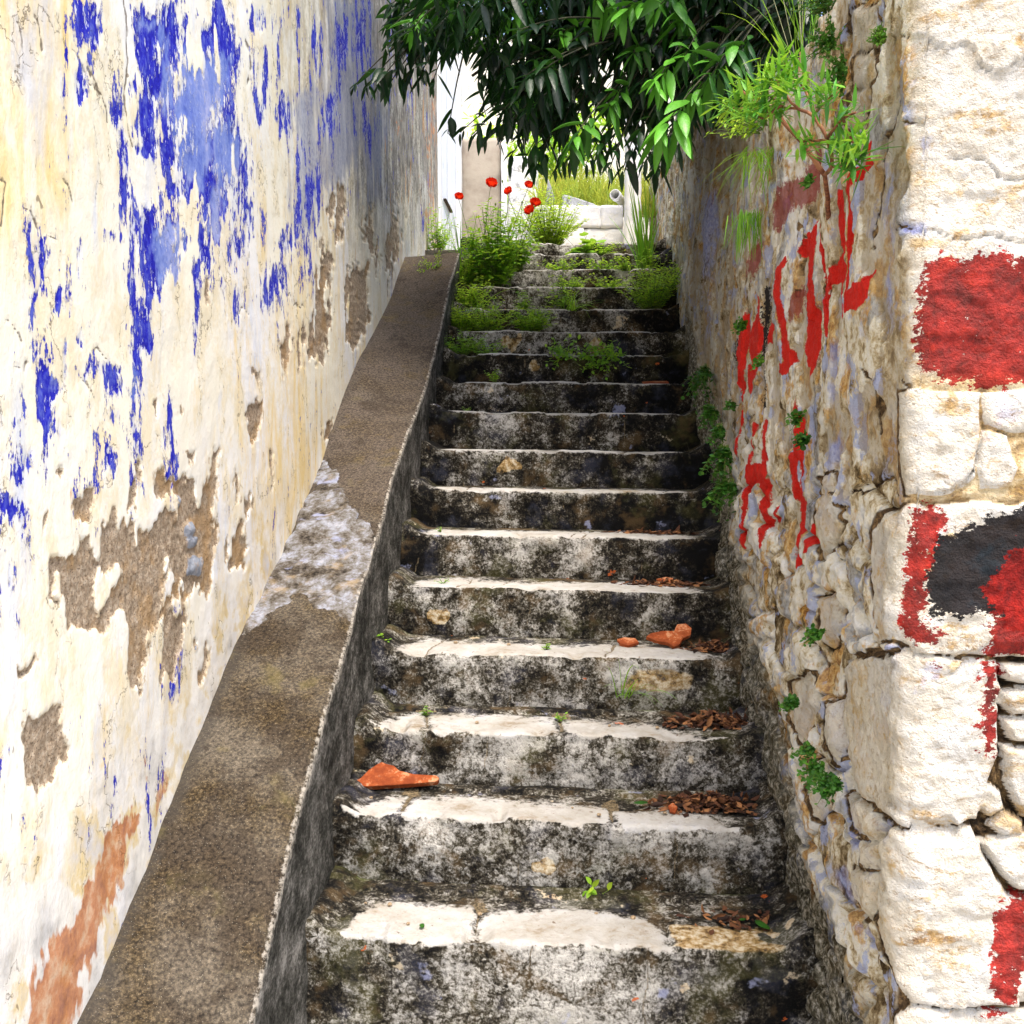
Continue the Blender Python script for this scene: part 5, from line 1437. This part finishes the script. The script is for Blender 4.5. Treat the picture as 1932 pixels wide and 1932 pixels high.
def wall_plants():
    def W(px, py, out=.0):
        return on_plane(px, py, 0, XR - .03 - out)
    L = [('ivy', 1332, 690, .17, .10, 26, 10, 'small dark ivy patch low on the right wall beside the black steps', .3), ('ivy', 1345, 765, .12, .08, 18, 9, 'little ivy patch just below the dark ivy patch', .4),
         ('ivy', 1368, 840, .20, .09, 26, 10, 'long trailing ivy strand down the right wall foot', .35), ('ivy', 1378, 905, .15, .09, 26, 9, 'broad-leaved ivy tuft at the lower end of the trailing strand', .45), ('ivy', 1360, 800, .1, .06, 14, 8, 'ivy sprig midway along the trailing strand', .42),
         ('wall_weed', 1405, 615, .06, .035, 14, 7, 'tiny green tuft left of the red painted strokes', .5), ('wall_weed', 1437, 683, .04, .03, 9, 6, 'tiny green sprig between the red painted strokes', .55), ('wall_weed', 1387, 765, .07, .03, 10, 7, 'dark tuft under the leftmost red stroke', .25),
         ('wall_weed', 1512, 790, .05, .03, 11, 7, 'bright tuft in a crack right of the painted drips', .5), ('wall_weed', 1525, 830, .06, .03, 14, 7, 'dark tuft right below the bright crack tuft', .3), ('wall_weed', 1532, 345, .03, .022, 8, 6, 'tiny round-leaved sprig on the upper worn red mark', .55),
         ('wall_weed', 1548, 1195, .075, .028, 18, 8, 'green tuft on the ochre stones', .5), ('wall_weed', 1504, 1325, .07, .025, 20, 8, 'tuft of small round leaves beside a grey stone', .45),
         ('wall_weed', 1535, 1415, .085, .03, 18, 7, 'upright sprig of round leaves left of the big corner block', .5), ('wall_weed', 1545, 1455, .05, .04, 24, 8, 'spreading round-leaved tuft beside the big corner block', .5), ('wall_weed', 1578, 1480, .08, .04, 40, 9, 'large dense round-leaved tuft under the big corner block', .38)]
    for k, (nm, px, py, h, sp, st, per, lab, tint) in enumerate(L):
        p = W(px, py)
        big = py > 1100
        plant(nm, p, lab, 'wall plant', h * .85, sp * .8, st, per, .024 if nm == 'ivy' else (.014 if big else .018), .9, tint, axis=(-.55, -.35, .3) if nm != 'ivy' else (-.3, -.3, -.6), mat=IVY, droop=.5, taper='round', seed=50 + k, stem_r=.001, sag=.3,
              group='small plants rooted in the right wall')
    # hanging grass and moss on the wall
    p = W(1432, 285)
    tuft('hanging_grass', p, 'bright hanging grass clump on the right wall under the shrub', 80, .20, .004, .55, (-.2, -.1, -.3), .45, 1.3, rad=.035, seed=70)
    p = W(1415, 400)
    tuft('hanging_grass', p, 'dark tapering grass clump below the bright hanging clump', 70, .18, .005, .35, (-.15, -.1, -.7), .3, 1.4, rad=.025, seed=71)
    plant('feathery_wall_weed', W(1440, 240), 'feathery yellow-green weed above the hanging grass', 'wall plant', .18, .11, 26, 14, .03, .3, .7, axis=(-.6, -.3, .4), seed=72)
    plant('moss_cushion', W(1572, 80, .02), 'mossy weed patch near the top of the right wall', 'wall plant', .05, .05, 34, 10, .014, .6, .35, axis=(-.7, -.4, .1), mat=IVY, seed=73)
    plant('moss_cushion', W(1594, 130, .02), 'trailing mossy sprigs below the mossy weed patch', 'wall plant', .05, .045, 24, 10, .014, .6, .4, axis=(-.7, -.4, -.3), mat=IVY, seed=74)
    plant('moss_cushion', W(1560, 20, .02), 'dark mossy growth on the wall crest', 'wall plant', .07, .07, 24, 10, .018, .5, .15, axis=(-.5, -.4, .5), mat=IVY, seed=76)
    plant('moss_tuft', on_plane(1668, 78, 0, XR - .02), 'small yellow-green moss tuft at the corner crack', 'wall plant', .035, .02, 34, 8, .010, .6, .75, axis=(-.7, -.5, .3), mat=IVY, seed=75)
    # seeding grass on the wall top
    for px, y, h, lab, sd in ((1490, 3.0, .52, 'tall seeding grass on top of the right wall, nearest the corner', 80), (1440, 3.5, .6, 'tall seeding grass on the wall top behind the shrub', 81)):
        x = XR + .12
        z = rw_top(y) - .02
        tuft('seeding_grass', (x, y, z), lab, 22, h, .006, .35, (-.12, -.05, 1), .2, .7, seeds=7, seed=sd)


wall_plants()


def shrub():
    """Shrub rooted in the flank of the right wall, with bare reddish stems."""
    base = on_plane(1562, 430, 0, XR + .02)
    root = thing('wall_shrub', base, 'shrub with bare reddish stems and narrow bright leaves rooted in the right wall', 'shrub')
    def W(px, py, out):
        return on_plane(px, py, 0, XR - out)
    fork = W(1556, 330, .09)
    paths = [[base, W(1563, 390, .03), fork], [fork, W(1510, 265, .15), W(1465, 215, .20), W(1450, 205, .22)], [fork, W(1572, 315, .1), W(1562, 260, .13), W(1535, 215, .15), W(1505, 205, .18)],
             [W(1465, 215, .20), W(1430, 205, .24), W(1375, 203, .26)], [W(1505, 205, .18), W(1490, 190, .2), W(1465, 150, .22)], [W(1505, 205, .18), W(1475, 205, .2), W(1455, 185, .22), W(1440, 165, .24)],
             [W(1535, 215, .15), W(1520, 170, .16), W(1498, 135, .18), W(1480, 120, .2)], [W(1562, 260, .13), W(1590, 222, .12), W(1615, 212, .1)], [W(1572, 315, .1), W(1595, 310, .09), W(1608, 305, .08)], [W(1562, 265, .13), W(1530, 265, .15), W(1515, 268, .17)],
             [W(1450, 205, .22), W(1420, 190, .24), W(1400, 170, .25)], [W(1535, 215, .15), W(1555, 195, .15), W(1570, 180, .15)], [W(1590, 222, .12), W(1600, 250, .11), W(1610, 270, .1)], [W(1480, 195, .2), W(1440, 225, .24), W(1420, 215, .26)]]
    sb = Bag()
    rad = [.0070, .0056, .0046] + [.003] * 20
    for k, pth in enumerate(paths):
        q = np.array(pth)
        t = np.linspace(0, 1, 14)
        s = np.linspace(0, 1, len(q))
        c = np.stack([np.interp(t, s, q[:, j]) for j in range(3)], -1)
        for _ in range(2):
            c[1:-1] = (c[:-2] + 2 * c[1:-1] + c[2:]) / 4
        c[1:-1] += .003 * np.stack([fbm(np.stack([t[1:-1] * 6, 0 * t[1:-1] + k, 0 * t[1:-1] + j], -1), 2, 500) for j in range(3)], -1)
        sb.add(*tube(c, np.linspace(rad[k], rad[k] * .7, 14), 8))
    sb.build('stem', REDSTEM, root, loc=base)
    tips = [(1372, 203, .26, .6, 30), (1395, 195, .25, .6, 26), (1400, 168, .25, .62, 26), (1438, 163, .24, .6, 30), (1465, 148, .22, .62, 34), (1480, 118, .2, .75, 34), (1455, 135, .22, .85, 24), (1500, 135, .18, .45, 30), (1515, 150, .17, .5, 20), (1420, 215, .26, .5, 28), (1440, 225, .24, .45, 24),
            (1450, 190, .23, .55, 30), (1480, 180, .21, .5, 26), (1475, 205, .2, .5, 22), (1540, 180, .16, .35, 20), (1570, 178, .15, .35, 26), (1545, 195, .16, .3, 16), (1512, 268, .17, .5, 20), (1535, 262, .15, .3, 14), (1612, 212, .1, .25, 18), (1598, 225, .11, .3, 14), (1608, 300, .08, .28, 60), (1608, 272, .1, .72, 26), (1420, 180, .25, .6, 24), (1385, 215, .26, .55, 18), (1500, 165, .2, .5, 20), (1575, 285, .11, .3, 16)]
    P, D, L, T = [], [], [], []
    for px, py, o, tint, n in tips:
        p = W(px, py, o)
        for k in range(int(n * .85)):
            u = unit(RNG.normal(size=3))
            u = unit(u + np.array([-.25, -.35, .15]))
            P.append(p + RNG.normal(0, .012, 3) - u * .005)
            D.append(u)
            L.append(RNG.uniform(.03, .062) * (1.45 if n > 50 else 1))
            T.append(np.clip(tint + RNG.normal(0, .15), 0, 1))
    L = np.array(L)
    V, F = blades(P, D, L, L * .16, RNG.uniform(.0, .7, len(L)), 5, .3)
    mesh_obj('foliage', V, F, SHRUB, root, dict(tint=rep(T, 5)), loc=base)


shrub()


def poppies():
    pm = Mat('poppy_petal', .55, .2)
    pn = pm.noise(70, 4, .6)
    pcol = pm.mix(pm.ss(pn, .35, .65), (.78, .022, .006), (.88, .06, .012))
    pm.done(pcol, pm.bump(pm.noise(160, 3, .6), .003, .6))
    pm.translucent(pcol, .45)
    dk = stem_mat('poppy_heart', (.01, .01, .008), (.03, .03, .015))
    data = [(865, 372, 6.55, 'leftmost poppy, lowest on the plaster wall side', .9), (926, 348, 6.6, 'tallest and largest poppy, in front of the brown cement pillar', 1.2), (961, 361, 6.6, 'small poppy in front of the narrow white post', .9), (997, 350, 6.65, 'highest poppy on the right, before the pale garden wall', .9),
            (1009, 384, 6.55, 'tilted poppy in front of the yellow-green bush, upper of two', 1.05), (1001, 398, 6.5, 'open poppy in front of the yellow-green bush, lower of two', 1.05)]
    for k, (px, py, y, lab, s) in enumerate(data):
        s *= .88
        c = at_depth(px, py + 3, y)
        b = on_step(13, 900 + 12 * k, .6)
        root = thing('poppy', b, 'red ' + lab, 'poppy', 'red poppies on thin stems')
        t = np.linspace(0, 1, 14)[:, None]
        mid = np.array([c[0] * .6 + b[0] * .4 + .03 * (-1) ** k, (c[1] + b[1]) / 2, c[2] * .6 + b[2] * .4])
        cv = b * (1 - t) ** 2 + 2 * mid * t * (1 - t) + c * t ** 2
        sb = Bag()
        sb.add(*tube(cv, np.linspace(.0026, .0016, 14), 6))
        sb.build('stem', STEM, root, loc=b)
        tilt = unit(np.array([.55 * math.sin(k * 2.1 + .5), -.75, .8]))
        e1 = unit(np.cross(tilt, [1, .2, 0]))
        e2 = np.cross(tilt, e1)
        hd = thing('flower', c, None, None)
        for kk in list(hd.keys()):
            del hd[kk]
        hd.parent = root
        hd.location = Vector(c) - Vector(b)
        rng = np.random.default_rng(60 + k)
        bag = Bag()
        for ring, (n, out, ln) in enumerate(((3, .72, .046), (3, .55, .044))):
            for q in range(n):
                a = q * 2 * np.pi / n + ring * 1.05 + rng.uniform(-.2, .2)
                nu, nv = 7, 9
                u, v = np.meshgrid(np.linspace(0, 1, nu), np.linspace(-1, 1, nv), indexing='ij')
                wdt = .043 * s * np.clip(u, 0, 1) ** .4 * (1 - .3 * u ** 4)
                rr = ln * s * u * (1 - .12 * v ** 2)
                lift = .050 * s * u ** 1.5 * (1.2 - out + .25) + .003 * s * np.sin(v * 5 + q) * u + .0012 * rng.normal(size=u.shape) * u
                d = e1 * math.cos(a) + e2 * math.sin(a)
                sd = np.cross(tilt, d)
                pts = c + d * (rr * out)[..., None] + sd * (wdt * v)[..., None] + tilt * (lift - .006 * s * v ** 2 * u)[..., None]
                bag.add(pts.reshape(-1, 3), quads(nu, nv))
        o = bag.build('petals', pm.m, None, loc=c)
        o.parent = root
        o.location = Vector(c) - Vector(b)
        bpy.data.objects.remove(hd)
        hb = Bag()
        hb.add(*tube(np.array([c, c + tilt * .006 * s, c + tilt * .014 * s, c + tilt * .016 * s]), np.array([.003, .007, .007, .003]) * s, 10))
        hb.build('seed_head', dk, root, loc=b)
    # poppy buds and seed capsules on bare stalks
    for k, (px, py, lab) in enumerate(((903, 412, 'thin stalk with a dark bud before the brown cement pillar, left of the tallest poppy'), (935, 388, 'thin stalk with small bud just under the tallest poppy'), (985, 385, 'bare bud stalk between the small poppy and the paired poppies'), (1020, 400, 'bare bud stalk right of the paired poppies'), (948, 345, 'tall bare stalk with a bud by the white post'))):
        c = at_depth(px, py, 6.7)
        b = on_step(14, 905 + 22 * k, .4)
        root = thing('poppy_bud', b, lab, 'bud stalk', 'poppy bud stalks')
        t = np.linspace(0, 1, 10)[:, None]
        cv = b * (1 - t) + c * t + np.array([.03, 0, 0]) * np.sin(t * 3.1) * (-1) ** k
        Bag().add(*tube(cv, .0016, 5)).build('stem', STEM, root, loc=b)
        Bag().add(*tube(np.array([c, c + [0, 0, .006], c + [0, 0, .014], c + [0, 0, .02]]), [.002, .006, .006, .002], 8)).build('bud', STEM, root, loc=b)


poppies()
# ------------------------------------------------------------------ tile shards, stones and fallen leaves
def clay():
    m = Mat('terracotta', .85, .2)
    n1, n2 = m.noise(14, 5, .65), m.noise(90, 4, .7)
    c = m.mix(m.ss(n1, .36, .62), (.20, .040, .011), (.36, .085, .022))
    c = m.mix(m.ss(m.add(n1, m.cen(n2, .9)), .54, .68, 0, .7), c, (.62, .33, .18))
    c = m.mix(m.ss(n2, .60, .70, 0, .8), c, (.16, .05, .02))
    return m.done(c, m.bump(m.add(n1, n2), .006, .7))


CLAY = clay()


def shard(name, outline, centre_px, pos, tilt, label, thick=.014, curve=0., yaw=0., ppm=None, cat='tile shard'):
    """Broken roof-tile piece from its outline in photograph units; lies on the tread, leaning back by tilt."""
    pos = np.array(pos, float)
    q = (np.array(outline, float) - np.array(centre_px)) * np.array([1, -1])
    q = q * (pos[1] / 1932 if ppm is None else ppm)
    q[:, 1] -= q[:, 1].min()
    q[:, 1] /= max(.3, math.sin(tilt + .14))
    bm = bmesh.new()
    vs = [bm.verts.new((a, 0, b)) for a, b in q]
    f = bm.faces.new(vs)
    r = bmesh.ops.extrude_face_region(bm, geom=[f])
    for v in r['geom']:
        if isinstance(v, bmesh.types.BMVert):
            v.co.y += thick
    bmesh.ops.recalc_face_normals(bm, faces=bm.faces[:])
    bmesh.ops.bevel(bm, geom=bm.edges[:], offset=thick * .06, segments=1, affect='EDGES')
    bmesh.ops.triangulate(bm, faces=[f for f in bm.faces if len(f.verts) > 4])
    bmesh.ops.subdivide_edges(bm, edges=[e for e in bm.edges if e.calc_length() > .03], cuts=2)
    w = max(abs(q[:, 0]))
    ca, sa = math.cos(tilt), math.sin(tilt)
    for v in bm.verts:
        x, y, z = v.co
        y += curve * (1 - (x / w) ** 2)
        nn = fbm(np.array([[x * 40, y * 40, z * 40]]), 3, 600)[0] * .0012
        y, z = y * sa + z * ca + nn, z * sa - y * ca
        v.co = (x * math.cos(yaw) - y * math.sin(yaw), x * math.sin(yaw) + y * math.cos(yaw), z)
    zmin = min(v.co.z for v in bm.verts)
    for v in bm.verts:
        v.co.z -= zmin
    me = bpy.data.meshes.new(name)
    bm.to_mesh(me)
    bm.free()
    for p in me.polygons:
        p.use_smooth = False
    me.materials.append(CLAY)
    o = bpy.data.objects.new(name, me)
    COL.objects.link(o)
    o.location = pos
    return tag(o, label, cat)


shard('tile_shard', xy('664,1492 676,1486 690,1472 705,1462 714,1458 722,1461 738,1464 750,1472 778,1478 824,1481 830,1486 826,1491 760,1495 690,1499 668,1498'), (747, 1480), on_step(1, 747, .74) + np.array([0, 0, .0]), R(38), 'large triangular orange roof tile shard at the left end of a step', .022, .004, R(3))
shard('tile_shard', xy('1222,1224 1232,1217 1255,1212 1278,1212 1286,1200 1303,1199 1312,1208 1308,1220 1292,1226 1284,1236 1272,1241 1262,1234 1240,1230'), (1267, 1222), on_step(3, 1267, .52), R(34), 'notched bright orange roof tile shard on the right of a step', .016, .004, R(4))
shard('tile_shard', xy('1165,1215 1180,1210 1200,1212 1206,1220 1185,1224 1170,1222'), (1186, 1218), on_step(3, 1186, .60), R(14), 'small curled orange tile chip left of the notched shard', .010, .004)
shard('tile_shard', xy('1240,1102 1258,1097 1272,1100 1268,1108 1248,1110'), (1256, 1104), on_step(4, 1256, .60), R(14), 'thin orange tile chip among leaves one step above the notched shard', .010, .002)
shard('tile_shard', xy('1213,716 1235,712 1260,714 1262,720 1240,722 1215,721'), (1238, 718), on_step(9, 1238, .5), R(12), 'flat orange tile shard on a shaded dark step', .010, .002)
shard('tile_shard', xy('1262,1538 1272,1533 1280,1540 1274,1548 1264,1546'), (1271, 1541), on_step(1, 1271, .30), R(24), 'tiny orange tile crumb on a tread', .008, .0)


def leaf_pile(pos, wx, wy, n, h, label, seed):
    rng = np.random.default_rng(seed)
    pos = np.array(pos, float)
    x, y = rng.normal(0, .42, n).clip(-1, 1), rng.normal(0, .42, n).clip(-1, 1)
    z = h * np.exp(-(x ** 2 + y ** 2) * 2.2) * rng.uniform(.15, 1, n) + .003
    P = pos + np.stack([x * wx, y * wy, z - TILT * x * wx], -1)
    D = np.stack([rng.normal(0, 1, n), rng.normal(0, 1, n), rng.uniform(-.1, .55, n)], -1)
    L = rng.uniform(.018, .048, n)
    V, F = blades(P, D, L, L * rng.uniform(.3, .55, n), rng.uniform(.1, 1.2, n), 5, .8, 'leaf', rng.normal(0, .8, n))
    V[:, 2] = np.maximum(V[:, 2], pos[2] - TILT * (V[:, 0] - pos[0]) + .001)
    o = mesh_obj('leaf_pile', V, F, DEAD, None, dict(tint=rep(rng.uniform(0, 1, n), 5)), loc=pos)
    return tag(o, label, 'leaf pile', 'piles of dead brown leaves', 'stuff' if n < 210 else None)


def dead_mat():
    m = Mat('dead_leaf', .7, .25)
    c = m.ramp(m.add(m.attr('tint'), m.cen(m.noise(60, 3, .6), .3)), [(.05, (.022, .010, .006)), (.45, (.085, .032, .016)), (.75, (.17, .07, .03)), (.97, (.33, .15, .06))])
    return m.done(c, m.bump(m.noise(150, 3, .6), .003, .6))


DEAD = dead_mat()
leaf_pile(on_step(1, 1345, .62), .20, .085, 420, .035, 'dead brown leaf pile on the second step, widest of the piles', 1)
leaf_pile(on_step(2, 1352, .60), .17, .09, 380, .035, 'dead brown leaf pile on the third step, beside the right wall', 2)
leaf_pile(on_step(3, 1352, .62), .13, .08, 240, .025, 'dead brown leaves right of the notched orange tile shard', 3)
leaf_pile(on_step(4, 1255, .66), .22, .06, 200, .014, 'thin scatter of dead leaves around the thin orange tile chip', 4)
leaf_pile(on_step(5, 1240, .7), .25, .05, 120, .010, 'thin band of dead leaves and dirt on the sixth step', 5)
leaf_pile(on_step(0, 1380, .55), .16, .09, 46, .006, 'few scattered dry leaf bits on the lowest visible step', 6)


def fallen_leaf(i, px, bk, L, yaw, label, tint, mat=None):
    p = on_step(i, px, bk) + np.array([0, 0, .008])
    V, F = blades([p], [[math.cos(yaw), math.sin(yaw), .35]], [L], [L * .42], [.9], 7, .5)
    o = mesh_obj('fallen_leaf', V, F, mat or IVY, None, dict(tint=rep([tint], 7)), loc=p)
    tag(o, label, 'leaf', 'fallen green leaves')


fallen_leaf(0, 1452, .35, .085, 1.9, 'curled dark green leaf lying at the right end of the lowest step', .35)
fallen_leaf(0, 795, .12, .035, 1.5, 'tiny green leaf lying on the left white slab', .3)
fallen_leaf(0, 1512, .15, .03, .4, 'pale green leaf scrap beside the right wall foot', .8)
fallen_leaf(0, 1395, .5, .028, .6, 'small dark green leaf scrap on the ochre slab', .3)
fallen_leaf(1, 1195, .55, .06, .5, 'thin green leaf strand on the right tread slab', .2)


def pebbles():
    m = stone_mat('brown_crumb', (.30, .20, .11), (.46, .36, .24), (.10, .06, .03), .004, 4)
    rng = np.random.default_rng(9)
    spots = [(0, 1125), (0, 905), (0, 1195), (0, 735), (0, 770), (1, 1080), (1, 1130), (1, 1300), (1, 1255), (2, 1240), (2, 900), (3, 860), (3, 960), (1, 700), (0, 690), (2, 1150)]
    v = np.array([[a, b, c] for a in (-1, 0, 1) for b in (-1, 0, 1) for c in (-1, 0, 1) if (a, b, c) != (0, 0, 0)], float)
    for k, (i, px) in enumerate(spots):
        p = on_step(i, px, rng.uniform(.2, .6))
        r = rng.uniform(.004, .008)
        bm = bmesh.new()
        bmesh.ops.create_icosphere(bm, subdivisions=2, radius=r)
        for q in bm.verts:
            q.co *= 1 + .5 * fbm(np.array([[q.co.x / r + k * 5, q.co.y / r, q.co.z / r]]), 2, 610)[0]
            q.co.z *= .7
        me = bpy.data.meshes.new('crumb')
        bm.to_mesh(me)
        bm.free()
        me.materials.append(m)
        o = bpy.data.objects.new('crumb', me)
        COL.objects.link(o)
        o.location = p + np.array([0, 0, r * .5])
        tag(o, 'small loose brown crumb lying on a worn pale tread', 'crumb', 'loose brown crumbs on the treads')


pebbles()
# ------------------------------------------------------------------ camera and daylight
cam = bpy.data.cameras.new('camera')
cam.sensor_width = 36
cam.lens = 36
cam.clip_start, cam.clip_end = .05, 1000
co = bpy.data.objects.new('camera', cam)
COL.objects.link(co)
co.matrix_world = Matrix(((RT[0], UP[0], -FW[0], EYE[0]), (RT[1], UP[1], -FW[1], EYE[1]), (RT[2], UP[2], -FW[2], EYE[2]), (0, 0, 0, 1)))
SC.camera = co

SUN_TO = Vector((.16, -.36, .92)).normalized()
EXPOSURE, SKY, SUN, ANGLE = 1.52, .15, 1.4, 28
sun = bpy.data.lights.new('sun', 'SUN')
sun.energy, sun.angle, sun.color = SUN, R(ANGLE), (1, .95, .87)
so = bpy.data.objects.new('sun', sun)
COL.objects.link(so)
so.rotation_euler = SUN_TO.to_track_quat('Z', 'Y').to_euler()
so.location = (0, -4, 8)
w = bpy.data.worlds.new('World')
SC.world = w
w.use_nodes = True
nt = w.node_tree
bg = nt.nodes['Background']
sky = nt.nodes.new('ShaderNodeTexSky')
sky.sky_type = 'NISHITA'
sky.sun_disc = False
sky.sun_elevation = math.asin(SUN_TO.z)
sky.sun_rotation = math.atan2(SUN_TO.x, SUN_TO.y)
sky.air_density, sky.dust_density, sky.ozone_density = 1.0, 4.0, .6
nt.links.new(sky.outputs[0], bg.inputs[0])
bg.inputs[1].default_value = SKY
SC.view_settings.view_transform = 'Standard'
SC.view_settings.look = 'None'
SC.view_settings.gamma = 1
SC.view_settings.use_curve_mapping = False
SC.view_settings.exposure = EXPOSURE
SC.render.engine = 'CYCLES'
SC.cycles.max_bounces = 6
SC.cycles.transparent_max_bounces = 4
